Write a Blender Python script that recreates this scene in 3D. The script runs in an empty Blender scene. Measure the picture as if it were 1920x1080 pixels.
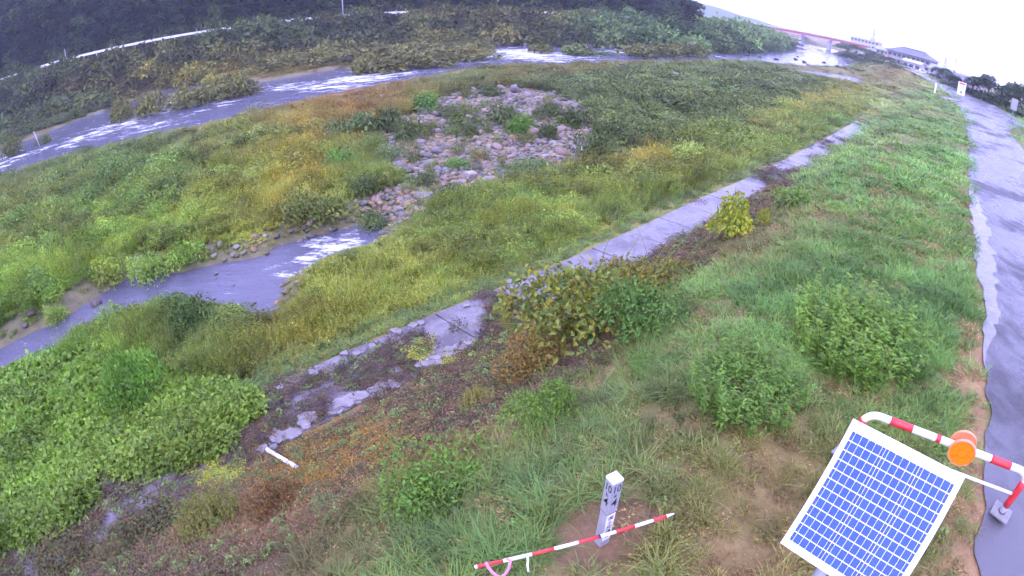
import bpy, math, random
import numpy as np
from mathutils import Vector, Matrix
R = math.radians
rng = np.random.default_rng(7)
random.seed(7)
S = bpy.context.scene
COL = S.collection

# ------------------------------------------------------------------ camera
PITCH, FPX, CAMZ = R(30), 1015.0, 4.2          # wide-angle surveillance lens, equidistant, on a pole
cd = bpy.data.cameras.new('camera')
cam = bpy.data.objects.new('camera', cd)
COL.objects.link(cam)
cam.location = (0, 0, CAMZ)
cam.rotation_euler = (R(90) - PITCH, 0, 0)
cd.type = 'PANO'
cd.sensor_fit = 'HORIZONTAL'
cd.sensor_width = 36.0
cd.sensor_height = 20.25
cd.clip_start, cd.clip_end = 0.05, 5000
cc = cd if hasattr(cd, 'fisheye_polynomial_k1') else cd.cycles
cc.panorama_type = 'FISHEYE_LENS_POLYNOMIAL'
cc.fisheye_fov = R(180)
cc.fisheye_polynomial_k0 = 0.0
cc.fisheye_polynomial_k1 = -1.0 / (FPX / 1920 * 36.0)
cc.fisheye_polynomial_k2 = 0.0
cc.fisheye_polynomial_k3 = 0.0
cc.fisheye_polynomial_k4 = 0.0
S.camera = cam

# ------------------------------------------------------------------ sky, sun, exposure
HAZE = .00042
CLOUD = (7.9, 7.7, 15.4, 1)
SUN_EL, SUN_AZ = R(52), R(-150)
w = bpy.data.worlds.new('World'); S.world = w
w.use_nodes = True
nt = w.node_tree; nt.nodes.clear()
out = nt.nodes.new('ShaderNodeOutputWorld')
bg = nt.nodes.new('ShaderNodeBackground')
sky = nt.nodes.new('ShaderNodeTexSky')
sky.sky_type = 'NISHITA'; sky.sun_disc = False
sky.sun_elevation = SUN_EL; sky.sun_rotation = SUN_AZ
sky.air_density = 1.0; sky.dust_density = 6.0; sky.ozone_density = 2.0
# rain cloud over the whole sky, a little thinner in places, with the clear sky behind it
tc = nt.nodes.new('ShaderNodeTexCoord'); cn = nt.nodes.new('ShaderNodeTexNoise'); cn.inputs['Scale'].default_value = 2.2; cn.inputs['Detail'].default_value = 5
cm = nt.nodes.new('ShaderNodeMapping'); cm.inputs['Scale'].default_value = (1, 1, 3.0)
nt.links.new(tc.outputs['Generated'], cm.inputs[0]); nt.links.new(cm.outputs[0], cn.inputs['Vector'])
cr = nt.nodes.new('ShaderNodeValToRGB'); cr.color_ramp.elements[0].position = .3; cr.color_ramp.elements[0].color = (.80, .84, .92, 1); cr.color_ramp.elements[1].position = .7; cr.color_ramp.elements[1].color = (1, 1.0, 1.0, 1)
nt.links.new(cn.outputs['Fac'], cr.inputs[0])
cl = nt.nodes.new('ShaderNodeMix'); cl.data_type = 'RGBA'; cl.blend_type = 'MULTIPLY'; cl.inputs[0].default_value = 1; cl.inputs[7].default_value = CLOUD
nt.links.new(cr.outputs[0], cl.inputs[6])
mx = nt.nodes.new('ShaderNodeMix'); mx.data_type = 'RGBA'; mx.inputs[0].default_value = .9
nt.links.new(sky.outputs[0], mx.inputs[6]); nt.links.new(cl.outputs[2], mx.inputs[7]); nt.links.new(mx.outputs[2], bg.inputs[0])
bg.inputs[1].default_value = 0.12
nt.links.new(bg.outputs[0], out.inputs[0])
sl = bpy.data.lights.new('sun', 'SUN'); sl.energy = .6; sl.angle = R(40); sl.color = (1.0, 0.95, 0.9)
so = bpy.data.objects.new('sun', sl); COL.objects.link(so)
sd_ = Vector((math.sin(SUN_AZ) * math.cos(SUN_EL), math.cos(SUN_AZ) * math.cos(SUN_EL), math.sin(SUN_EL)))
so.rotation_euler = sd_.to_track_quat('Z', 'Y').to_euler()
S.view_settings.view_transform = 'Standard'
S.view_settings.look = 'None'
S.view_settings.exposure = 1.4
S.view_settings.gamma = 1.0
S.cycles.use_denoising = True
S.cycles.max_bounces = 4
S.cycles.diffuse_bounces = 2
S.cycles.glossy_bounces = 2
S.cycles.transmission_bounces = 2
S.cycles.use_adaptive_sampling = True
S.cycles.adaptive_threshold = .05
S.cycles.adaptive_min_samples = 8
S.cycles.volume_bounces = 1
S.cycles.sample_clamp_indirect = 8

# ------------------------------------------------------------------ pixel <-> world
def ray(px, py):
    dx, dy = px - 960, py - 540
    r = math.hypot(dx, dy) or 1e-9
    t = r / FPX
    x = math.sin(t) * dx / r; yd = math.sin(t) * dy / r; z = math.cos(t)
    return np.array((x, z * math.cos(PITCH) - yd * math.sin(PITCH), -(z * math.sin(PITCH) + yd * math.cos(PITCH))))
def hitz(px, py, z):
    d = ray(px, py); k = (z - CAMZ) / d[2]
    return (d[0] * k, d[1] * k)
def project(x, y, z):
    z = z - CAMZ
    zc = y * math.cos(PITCH) - z * math.sin(PITCH)
    yd = -(y * math.sin(PITCH) + z * math.cos(PITCH))
    n = np.sqrt(x * x + yd * yd + zc * zc) + 1e-9
    th = np.arccos(np.clip(zc / n, -1, 1)); q = np.hypot(x, yd) + 1e-9
    return 960 + FPX * th * x / q, 540 + FPX * th * yd / q

# ------------------------------------------------------------------ levee coordinates
AZ = R(43.5); SA, CA = math.sin(AZ), math.cos(AZ)
def to_st(x, y): return x * SA + y * CA, -x * CA + y * SA
def to_xy(s, t): return s * SA - t * CA, s * CA + t * SA
_se = np.array([-400, -60, 0, 6, 10, 18, 30, 51, 80, 100, 130, 165, 219, 300, 420, 600, 1300.])
_te = np.array([-30, -4, -2.3, -2.3, -2.1, -2.0, -2.5, -3.3, -3.3, -1.6, 2.5, 9, 23, 50, 96, 170, 470.])
_sd = np.linspace(-400, 1300, 3401)
_td = np.interp(_sd, _se, _te)
_k = np.ones(25) / 25
_td[30:-30] = np.convolve(_td, _k, 'same')[30:-30]
def te(s): return np.interp(s, _sd, _td)

def vnoise(x, y, seed=0):
    """smooth value noise, vectorised"""
    xi = np.floor(x).astype(np.int64); yi = np.floor(y).astype(np.int64)
    fx = x - xi; fy = y - yi
    fx = fx * fx * (3 - 2 * fx); fy = fy * fy * (3 - 2 * fy)
    def h(a, b):
        n = (a * 374761393 + b * 668265263 + seed * 1442695041) & 0x7fffffff
        n = ((n ^ (n >> 13)) * 1274126177) & 0x7fffffff
        return ((n ^ (n >> 16)) & 0xffff) / 65535.0
    return (h(xi, yi) * (1 - fx) * (1 - fy) + h(xi + 1, yi) * fx * (1 - fy)
            + h(xi, yi + 1) * (1 - fx) * fy + h(xi + 1, yi + 1) * fx * fy)
def fbm(x, y, seed=0, o=4):
    v = 0; a = 0.5
    for i in range(o):
        v = v + a * vnoise(x, y, seed + i); x = x * 2.03; y = y * 2.03; a *= .5
    return v
def smooth(a, b, x):
    k = np.clip((x - a) / (b - a), 0, 1); return k * k * (3 - 2 * k)

def inside(poly, x, y):
    p = np.asarray(poly); r = np.zeros(x.shape, bool); j = len(p) - 1
    for i in range(len(p)):
        xi, yi = p[i]; xj, yj = p[j]
        c = (yi > y) != (yj > y)
        r ^= c & (x < (xj - xi) * (y - yi) / (yj - yi + 1e-12) + xi)
        j = i
    return r
def segdist(p, x, y, closed=True):
    p = np.asarray(p, float); d = np.full(x.shape, 1e18); n = len(p)
    for i in range(n if closed else n - 1):
        a, b = p[i], p[(i + 1) % n]; ab = b - a; L = ab @ ab + 1e-12
        k = np.clip(((x - a[0]) * ab[0] + (y - a[1]) * ab[1]) / L, 0, 1)
        d = np.minimum(d, (x - a[0] - k * ab[0]) ** 2 + (y - a[1] - k * ab[1]) ** 2)
    return np.sqrt(d)
def sdist(p, x, y): return np.where(inside(p, x, y), 1, -1) * segdist(p, x, y)

# ------------------------------------------------------------------ water outlines
WZ, SZ = -5.3, -4.55
river_px = [(-500, 520), (-250, 420), (-120, 368), (0, 336), (60, 315), (130, 291), (230, 268), (300, 253), (380, 238), (470, 216), (560, 195), (650, 175),
            (740, 158), (800, 145), (860, 132), (960, 125), (1100, 121), (1250, 120), (1320, 116), (1400, 118), (1450, 124), (1530, 128), (1607, 129), (1598, 112),
            (1580, 100), (1562, 92), (1530, 86), (1508, 80), (1497, 84), (1490, 93), (1450, 96), (1330, 101), (1250, 98), (1170, 91), (1070, 88), (960, 85), (922, 88), (935, 101),
            (900, 106), (800, 118), (740, 131), (670, 137), (655, 131), (640, 128), (560, 142), (495, 153), (350, 161), (270, 180), (200, 206), (130, 232), (90, 248), (45, 265), (0, 283),
            (-120, 322), (-250, 366), (-500, 440)]
pool_px = [(1478, 132), (1530, 134), (1600, 143), (1640, 160), (1600, 164), (1540, 152), (1490, 143)]
stream_px = [(-300, 770), (-100, 700), (0, 655), (60, 622), (120, 600), (170, 562), (240, 522), (330, 512), (420, 492), (500, 480), (520, 460), (560, 450), (640, 430), (680, 420),
             (700, 398), (730, 400), (710, 450), (672, 474), (622, 490), (577, 508), (535, 532), (520, 570), (512, 602), (470, 596), (440, 576), (350, 562), (250, 586), (170, 622),
             (110, 658), (50, 708), (0, 734), (-100, 776), (-300, 850)]
def outl(px, z): return [hitz(a, b, z) for a, b in px]
RIVER, POOL, STREAM = outl(river_px, WZ), outl(pool_px, WZ + .15), outl(stream_px, SZ)
FOOT = [to_xy(*p) for p in [(-900, 330), (-300, 230), (-100, 160), (-14, 128), (10, 116), (50, 106), (85, 95), (100, 80), (115, 68), (131, 59), (167, 62), (290, 80), (415, 108), (700, 182), (1400, 460)]]
FSIDE = FOOT + [to_xy(2500, 2600), to_xy(-2500, 2600)]

def road_fade(x, y):           # far hillside fades out downstream
    az = np.degrees(np.arctan2(x, y)); return 1 - smooth(12, 21, az)
def far_road_z(x, y):          # the road on the far bank falls downstream
    s, t = to_st(x, y); return np.interp(s, [-150, 0, 40, 100, 140, 250], [7.0, 5.2, 3.4, 1.3, .2, -1.0])
_lu = np.array([-400, -60, -16, -13, -6.2, -5.4, 0, 1.0, 3.2, 4.3, 9.7, 10.1, 11.9, 12.4, 14, 17, 22])
_lz = np.array([-4.6, -4.4, -4.3, -4.0, -.25, -.05, -.03, -.05, -.16, -.4, -2.85, -3.02, -3.06, -3.25, -3.6, -3.95, -4.1])
def walk_u(s): return np.interp(s, [-15, 3, 7, 10, 15, 24, 36, 60, 200], [11.5, 11.7, 11.3, 10.8, 10.35, 9.95, 9.9, 10.2, 11.5])   # river edge of the walkway
def ground(x, y, fine=True):
    x = np.asarray(x, float); y = np.asarray(y, float)
    s, t = to_st(x, y); u = t - te(s)
    wide = 5.8 * smooth(52, 80, s) * (1 - smooth(114, 154, s)) + 1.4 * smooth(10, 22, s) * (1 - smooth(36, 44, s))
    u = np.where(u < -2.7, np.minimum(u + wide, -2.7), u)
    z = np.interp(u - (walk_u(s) - 11.9) * smooth(4, 9.5, u), _lu, _lz)
    fl = smooth(16, 24, u)
    zf = -4.05 - .95 * smooth(22, 66, u) + .7 * (fbm(x * .13, y * .13, 3) - .47)
    z = z * (1 - fl) + zf * fl
    v = sdist(FSIDE, x, y)
    fr = road_fade(x, y); rz = far_road_z(x, y)
    hill = np.where(v < 20, -5 + (rz + 5) * smooth(-2, 15, v), rz + np.minimum((v - 20) * .62, 17) * fr + 1.2 * fr * fbm(x * .05, y * .05, 5))
    z = np.where(v > -2, np.maximum(z, hill), z)
    zb = z
    for poly, wz in ((RIVER, WZ), (POOL, WZ + .15), (STREAM, SZ)):
        d = sdist(poly, x, y)
        k = .55 if wz == SZ else .35
        zi = wz - np.minimum(d * .5, .6)
        zo = np.minimum(zb, wz + .02 + np.maximum(-d, 0) * k)
        zb = np.where(d > 0, np.minimum(zb, zi), np.where(v > 4, zb, zo))
    z = zb
    if fine:
        lv = smooth(.2, 1.2, np.abs(u + 2.7) - 2.7)
        z = z + lv * .10 * (fbm(x * .9, y * .9, 9, 3) - .45)
    return z
def pick(px, py):
    """where the ray through a pixel of the photograph meets the ground"""
    d = ray(px, py)
    k = np.concatenate([np.linspace(1, 40, 800), np.geomspace(40, 900, 1600)[1:]])
    x, y, z = d[0] * k, d[1] * k, CAMZ + d[2] * k
    g = ground(x, y)
    for poly, wz in ((RIVER, WZ), (POOL, WZ + .15), (STREAM, SZ)): g = np.where(inside(poly, x, y), np.maximum(g, wz - .03), g)
    i = np.argmax(z < g)
    if not (z < g).any(): i = len(k) - 1
    return float(x[i]), float(y[i]), float(g[i])
def gz(x, y): return float(ground(np.array([x]), np.array([y]))[0])

# ------------------------------------------------------------------ colours of vegetation on the ground, seen colours turned to albedo
def lin(c): 
    c = np.asarray(c, float) / 255.; return np.where(c < .04045, c / 12.92, ((c + .055) / 1.055) ** 2.4)
KALB = np.array((1.09, 1.13, .66))
def alb(c):
    a = lin(c); g = a @ np.array((.3, .6, .1)); a = g + (a - g) * .86
    return np.clip(a * KALB, .004, .8)
BLOBS = [
 (1500, 450, 250, 200, (112, 155, 88)), (1200, 820, 200, 150, (115, 142, 88)), (1350, 950, 150, 120, (138, 125, 80)), (950, 950, 250, 120, (105, 147, 78)), (1100, 740, 150, 90, (105, 140, 85)),
 (1700, 300, 150, 150, (105, 152, 88)), (1650, 170, 120, 60, (112, 148, 95)), (1600, 620, 150, 90, (100, 145, 75)),
 (900, 480, 200, 100, (132, 154, 66)), (1150, 380, 150, 60, (134, 154, 68)), (1400, 250, 120, 50, (152, 162, 85)), (1150, 300, 90, 22, (172, 158, 72)), (1550, 188, 80, 18, (170, 160, 75)),
 (650, 600, 150, 80, (130, 144, 58)), (560, 640, 60, 40, (142, 138, 58)), (400, 640, 120, 60, (118, 132, 60)), (700, 520, 100, 50, (142, 152, 58)),
 (250, 780, 200, 120, (124, 164, 52)), (370, 580, 50, 40, (70, 95, 50)), (60, 760, 80, 80, (100, 138, 55)),
 (200, 480, 200, 80, (128, 158, 52)), (480, 330, 80, 60, (155, 158, 52)), (560, 320, 35, 80, (158, 146, 60)), (120, 330, 150, 40, (98, 122, 68)), (300, 300, 120, 40, (105, 135, 72)),
 (400, 250, 120, 30, (122, 124, 72)), (700, 172, 120, 22, (150, 112, 76)), (620, 225, 70, 30, (140, 122, 68)), (650, 340, 70, 50, (110, 130, 62)), (830, 170, 60, 30, (112, 138, 68)), (30, 400, 80, 50, (115, 125, 65)),
 (1200, 200, 150, 60, (86, 106, 72)), (1350, 160, 100, 40, (98, 120, 80)), (1000, 130, 300, 15, (124, 118, 66)), (900, 230, 120, 60, (88, 104, 68)),
 (750, 105, 150, 20, (112, 112, 66)), (480, 107, 110, 8, (118, 114, 62)), (200, 174, 80, 8, (120, 110, 64)), (150, 132, 140, 18, (60, 76, 46)), (350, 92, 140, 14, (60, 76, 46)), (560, 78, 120, 16, (62, 76, 48)), (40, 175, 70, 24, (64, 78, 50)), (560, 92, 60, 8, (72, 84, 52)), (660, 85, 80, 14, (66, 78, 50)), (60, 220, 100, 40, (74, 84, 52)), (300, 145, 80, 15, (130, 125, 55)),
 (400, 80, 300, 30, (62, 76, 46)), (900, 60, 200, 25, (84, 86, 48)), (1230, 60, 80, 25, (85, 118, 85)), (1400, 65, 80, 25, (95, 122, 90)), (1560, 120, 100, 20, (112, 130, 85)), (1650, 150, 50, 15, (150, 130, 80)),
 (400, 970, 200, 80, (134, 104, 86)), (300, 1040, 120, 40, (115, 95, 70)), (40, 880, 100, 90, (112, 150, 52)), (650, 850, 120, 50, (160, 118, 48)), (800, 760, 120, 50, (112, 88, 80)), (1080, 640, 100, 60, (122, 108, 55)), (1380, 430, 60, 40, (122, 92, 80)), (680, 740, 120, 50, (106, 84, 84)), (850, 830, 60, 30, (140, 100, 84)),
]
def field(px, py):
    c = np.zeros(px.shape + (3,)); wsum = np.zeros(px.shape)
    for bx, by, rx, ry, col in BLOBS:
        q = ((px - bx) / rx) ** 2 + ((py - by) / ry) ** 2
        k = np.exp(-.5 * np.minimum(q, 60)) + 1e-4 / (1 + q)
        k = k * 100 / math.sqrt(rx * ry)
        c += k[..., None] * alb(col); wsum += k
    return c / wsum[..., None]
# zones on the ground, given by their outline in the photograph
Z_BROWN = [(-300, 1250), (-100, 1110), (0, 1060), (150, 1010), (330, 950), (480, 865), (640, 785), (820, 695), (900, 600), (1000, 575), (1180, 500), (1300, 442), (1450, 352), (1530, 285), (1560, 270), (1500, 345),
           (1480, 385), (1420, 440), (1310, 510), (1230, 570), (1130, 690), (960, 765), (930, 800), (770, 850), (700, 905), (620, 1000), (480, 1090), (300, 1250)]
Z_KUDZU = [(-400, 760), (-100, 720), (0, 715), (80, 690), (180, 672), (330, 715), (480, 745), (485, 775), (425, 800), (430, 830), (270, 885), (180, 900), (170, 945), (100, 992), (0, 1030), (-150, 1110), (-400, 1200)]
Z_STONE = [(690, 245), (760, 215), (850, 172), (930, 160), (1010, 165), (1100, 190), (1135, 255), (1100, 312), (1000, 335), (905, 352), (830, 375), (740, 425), (680, 412), (672, 380), (765, 340), (715, 300)]
Z_SHRUB = [(1030, 150), (1250, 130), (1480, 140), (1560, 165), (1440, 205), (1300, 262), (1180, 300), (1090, 310), (1050, 250), (1060, 190)]
Z_SOIL = [(1095, 940), (1190, 925), (1245, 965), (1215, 1040), (1140, 1075), (1035, 1060), (1040, 985)]
Z_RDEDGE = [(1790, 600), (1830, 590), (1860, 680), (1845, 800), (1870, 930), (1850, 1100), (1720, 1100), (1760, 1000), (1800, 880), (1800, 760)]
# ------------------------------------------------------------------ materials
def mat(name):
    m = bpy.data.materials.new(name); m.use_nodes = True
    n = m.node_tree.nodes; n.clear()
    o = n.new('ShaderNodeOutputMaterial'); return m, m.node_tree, o
def N(t, kind, **kw):
    n = t.nodes.new(kind)
    for k, v in kw.items():
        if k.startswith('i_'):
            key = k[2:]; key = int(key) if key.isdigit() else key.replace('_', ' ')
            n.inputs[key].default_value = v
        else: setattr(n, k, v)
    return n
def ramp(t, src, stops):
    r = t.nodes.new('ShaderNodeValToRGB'); e = r.color_ramp.elements
    while len(e) < len(stops): e.new(.5)
    for el, (p, c) in zip(e, stops):
        el.position = p; el.color = (*c, 1) if len(c) == 3 else c
    t.links.new(src, r.inputs[0]); return r.outputs[0]
def mixc(t, fac, a, b, mode='MIX'):
    m = t.nodes.new('ShaderNodeMix'); m.data_type = 'RGBA'; m.blend_type = mode
    for sock, v in ((m.inputs[0], fac), (m.inputs[6], a), (m.inputs[7], b)):
        if hasattr(v, 'is_output'): t.links.new(v, sock)
        elif isinstance(v, (int, float)): sock.default_value = v
        else: sock.default_value = (*v, 1) if len(v) == 3 else v
    return m.outputs[2]
def noise(t, scale, detail=4, rough=.55, vec=None, stretch=None):
    n = N(t, 'ShaderNodeTexNoise'); n.inputs['Scale'].default_value = scale; n.inputs['Detail'].default_value = detail; n.inputs['Roughness'].default_value = rough
    if vec is None:
        g = t.nodes.new('ShaderNodeNewGeometry'); vec = g.outputs['Position']
    if stretch is not None:
        mp = t.nodes.new('ShaderNodeMapping'); mp.inputs['Rotation'].default_value = (0, 0, stretch[0]); mp.inputs['Scale'].default_value = stretch[1]
        t.links.new(vec, mp.inputs[0]); vec = mp.outputs[0]
    t.links.new(vec, n.inputs['Vector']); return n.outputs['Fac']
def objco(t): return t.nodes.new('ShaderNodeTexCoord').outputs['Object']
def pbsdf(t, o, color, rough=.6, metal=0., bump=None, bstr=.3, bdist=.02, spec=.5):
    p = t.nodes.new('ShaderNodeBsdfPrincipled')
    for sock, v in ((p.inputs['Base Color'], color), (p.inputs['Roughness'], rough)):
        if hasattr(v, 'is_output'): t.links.new(v, sock)
        elif isinstance(v, (int, float)): sock.default_value = v
        else: sock.default_value = (*v, 1)
    p.inputs['Metallic'].default_value = metal; p.inputs['Specular IOR Level'].default_value = spec
    if bump is not None:
        b = N(t, 'ShaderNodeBump'); b.inputs['Strength'].default_value = bstr; b.inputs['Distance'].default_value = bdist
        t.links.new(bump, b.inputs['Height']); t.links.new(b.outputs[0], p.inputs['Normal'])
    t.links.new(p.outputs[0], o.inputs[0]); return p
def simple(name, color, rough=.5, metal=0., var=.12, scale=14., bstr=.15):
    m, t, o = mat(name)
    n = noise(t, scale, 5, .6, objco(t))
    a = tuple(max(0, c * (1 - var)) for c in color); b = tuple(min(1, c * (1 + var)) for c in color)
    pbsdf(t, o, ramp(t, n, [(.3, a), (.7, b)]), rough, metal, n, bstr, .004)
    return m

def foliage(name, source, trans=.3, rough=.55):
    m, t, o = mat(name)
    if source == 'inst':
        a = N(t, 'ShaderNodeAttribute', attribute_type='INSTANCER', attribute_name='tint'); c = a.outputs['Color']
    else:
        c = t.nodes.new('ShaderNodeObjectInfo').outputs['Color']
    lv = N(t, 'ShaderNodeAttribute', attribute_type='GEOMETRY', attribute_name='lv')
    c = mixc(t, 1.0, c, lv.outputs['Color'], 'MULTIPLY')
    p = t.nodes.new('ShaderNodeBsdfPrincipled'); p.inputs['Roughness'].default_value = rough; p.inputs['Specular IOR Level'].default_value = .35
    tr = t.nodes.new('ShaderNodeBsdfTranslucent'); mx = t.nodes.new('ShaderNodeMixShader'); mx.inputs[0].default_value = trans
    t.links.new(c, p.inputs['Base Color']); t.links.new(c, tr.inputs[0])
    t.links.new(p.outputs[0], mx.inputs[1]); t.links.new(tr.outputs[0], mx.inputs[2]); t.links.new(mx.outputs[0], o.inputs[0])
    return m
M = {}
M['inst'] = foliage('foliage_scattered', 'inst')
M['leaf'] = foliage('foliage', 'obj')
M['bark'] = simple('bark', (.09, .07, .055), .8, var=.35, scale=6, bstr=.5)
M['stem'] = simple('plant_stem', (.13, .12, .05), .7, var=.3)
M['drystem'] = simple('dry_stem', (.11, .07, .045), .8, var=.3)
M['white'] = simple('white_paint', (.78, .78, .78), .35, var=.05)
M['red'] = simple('red_tape', (.62, .035, .04), .4, var=.12)
M['galv'] = simple('galvanised_steel', (.42, .43, .45), .4, .6, var=.12)
M['alu'] = simple('panel_frame_aluminium', (.82, .83, .85), .3, .25, var=.04)
M['black'] = simple('black_paint', (.015, .015, .018), .5)
M['pink'] = simple('pink_ribbon', (.85, .22, .38), .5, var=.1)
M['orange'] = simple('orange_lens', (.95, .24, .008), .18, var=.06, scale=60)
M['orange_rim'] = simple('orange_plastic', (.85, .27, .12), .4, var=.06)
M['postgrey'] = simple('post_enamel', (.33, .33, .37), .4, var=.06)
M['brown'] = simple('rust_band', (.20, .11, .06), .7)
M['conc'] = simple('footing_concrete', (.22, .21, .21), .8, var=.12, scale=20)
M['backsheet'] = simple('panel_backsheet', (.86, .87, .89), .25, var=.02)

def mat_ground():
    m, t, o = mat('ground')
    a = N(t, 'ShaderNodeAttribute', attribute_type='GEOMETRY', attribute_name='gcol')
    n1 = noise(t, 2.2, 8, .65); n2 = noise(t, 14, 6, .7)
    k = ramp(t, n1, [(.25, (.62, .62, .62)), (.75, (1.35, 1.32, 1.28))])
    k2 = ramp(t, n2, [(.25, (.68, .66, .64)), (.75, (1.3, 1.32, 1.3))])
    c = mixc(t, 1., mixc(t, 1., a.outputs['Color'], k, 'MULTIPLY'), k2, 'MULTIPLY')
    pbsdf(t, o, c, .85, 0, n2, .8, .04, .3); return m
M['ground'] = mat_ground()

def mat_road():
    m, t, o = mat('wet_asphalt')
    st = (-R(90) + AZ, (.55, 1.0, 1.0))
    n1 = noise(t, .42, 3, .5, stretch=st); n2 = noise(t, 1.9, 5, .6, stretch=(AZ, (1.2, .75, 1))); n3 = noise(t, 70, 3, .7); n4 = noise(t, 9, 5, .7)
    wet = N(t, 'ShaderNodeMath', operation='MULTIPLY_ADD'); t.links.new(n2, wet.inputs[0]); wet.inputs[1].default_value = .6
    t.links.new(n1, wet.inputs[2])
    base = ramp(t, n4, [(.3, (.04, .038, .042)), (.7, (.07, .066, .07))])
    base = mixc(t, ramp(t, wet.outputs[0], [(.70, (0, 0, 0)), (.92, (1, 1, 1))]), base, (.10, .096, .105))
    rgh = ramp(t, wet.outputs[0], [(.66, (.60, .60, .60)), (.78, (.30, .30, .30)), (.92, (.13, .13, .13))])
    p = pbsdf(t, o, base, rgh, 0, n3, .6, .01, .4); return m
M['road'] = mat_road()
def mat_edge():
    m, t, o = mat('road_edge_concrete')
    n1 = noise(t, 3, 6, .7); n2 = noise(t, 40, 4, .7)
    c = ramp(t, n1, [(.3, (.11, .105, .11)), (.55, (.17, .165, .17)), (.8, (.23, .22, .22))])
    pbsdf(t, o, c, .22, 0, n2, .3, .01); return m
M['edge'] = mat_edge()
def mat_slab():
    m, t, o = mat('wet_walkway_concrete')
    n1 = noise(t, 1.1, 7, .7); n2 = noise(t, 30, 4, .7); n3 = noise(t, 5, 6, .7)
    c = ramp(t, n3, [(.25, (.09, .083, .09)), (.5, (.155, .142, .15)), (.8, (.21, .193, .20))])
    c = mixc(t, ramp(t, n1, [(.46, (0, 0, 0)), (.60, (1, 1, 1))]), c, (.075, .062, .07))
    pbsdf(t, o, c, .30, 0, n2, .35, .01); return m
M['slab'] = mat_slab()
M['rubble'] = simple('broken_concrete', (.19, .17, .175), .55, var=.3, scale=6, bstr=.4)
def mat_water(name, body, flow, scale, foam):
    m, t, o = mat(name)
    st = (flow, (.35, 1.0, 1.0))
    n1 = noise(t, scale, 6, .65, stretch=st); n2 = noise(t, scale * 3.1, 5, .7, stretch=(flow, (.55, 1, 1)))
    n3 = noise(t, scale * .28, 4, .6, stretch=(flow, (.4, 1, 1)))
    fa = N(t, 'ShaderNodeAttribute', attribute_type='GEOMETRY', attribute_name='foam')
    ad = N(t, 'ShaderNodeMath', operation='MULTIPLY_ADD'); t.links.new(n2, ad.inputs[0]); ad.inputs[1].default_value = .55; t.links.new(n1, ad.inputs[2])
    ad2 = N(t, 'ShaderNodeMath', operation='MULTIPLY_ADD'); t.links.new(n3, ad2.inputs[0]); ad2.inputs[1].default_value = .45; t.links.new(ad.outputs[0], ad2.inputs[2])
    ad3 = N(t, 'ShaderNodeMath', operation='MULTIPLY_ADD'); t.links.new(fa.outputs['Fac'], ad3.inputs[0]); ad3.inputs[1].default_value = .34; t.links.new(ad2.outputs[0], ad3.inputs[2])
    hf = N(t, 'ShaderNodeMath', operation='MULTIPLY'); t.links.new(ad3.outputs[0], hf.inputs[0]); hf.inputs[1].default_value = .5
    f = ramp(t, hf.outputs[0], [(foam, (0, 0, 0)), (foam + .13, (1, 1, 1))])
    c = mixc(t, f, mixc(t, n1, tuple(x * .8 for x in body), tuple(x * 1.2 for x in body)), (.80, .82, .84))
    r = ramp(t, f, [(0, (.12, .12, .12)), (1, (.6, .6, .6))])
    pbsdf(t, o, c, r, 0, ad.outputs[0], .55, .12, .5); return m
M['river'] = mat_water('river_water', (.10, .10, .155), 0.0, .9, .585)
M['stream'] = mat_water('stream_water', (.09, .088, .13), R(25), 2.2, .60)

def mat_stone():
    m, t, o = mat('river_stone')
    c = t.nodes.new('ShaderNodeObjectInfo').outputs['Color']
    n1 = noise(t, 3.5, 6, .7, objco(t)); n2 = noise(t, 18, 4, .7, objco(t))
    k = ramp(t, n1, [(.25, (.6, .6, .62)), (.75, (1.3, 1.28, 1.25))])
    pbsdf(t, o, mixc(t, 1., c, k, 'MULTIPLY'), .5, 0, n2, .4, .03); return m
M['stone'] = mat_stone()
def mat_stone_i():
    m, t, o = mat('river_pebble')
    a = N(t, 'ShaderNodeAttribute', attribute_type='INSTANCER', attribute_name='tint')
    n1 = noise(t, 5, 4, .7)
    k = ramp(t, n1, [(.25, (.7, .7, .7)), (.75, (1.25, 1.25, 1.25))])
    pbsdf(t, o, mixc(t, 1., a.outputs['Color'], k, 'MULTIPLY'), .5); return m
M['pebble'] = mat_stone_i()

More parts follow.
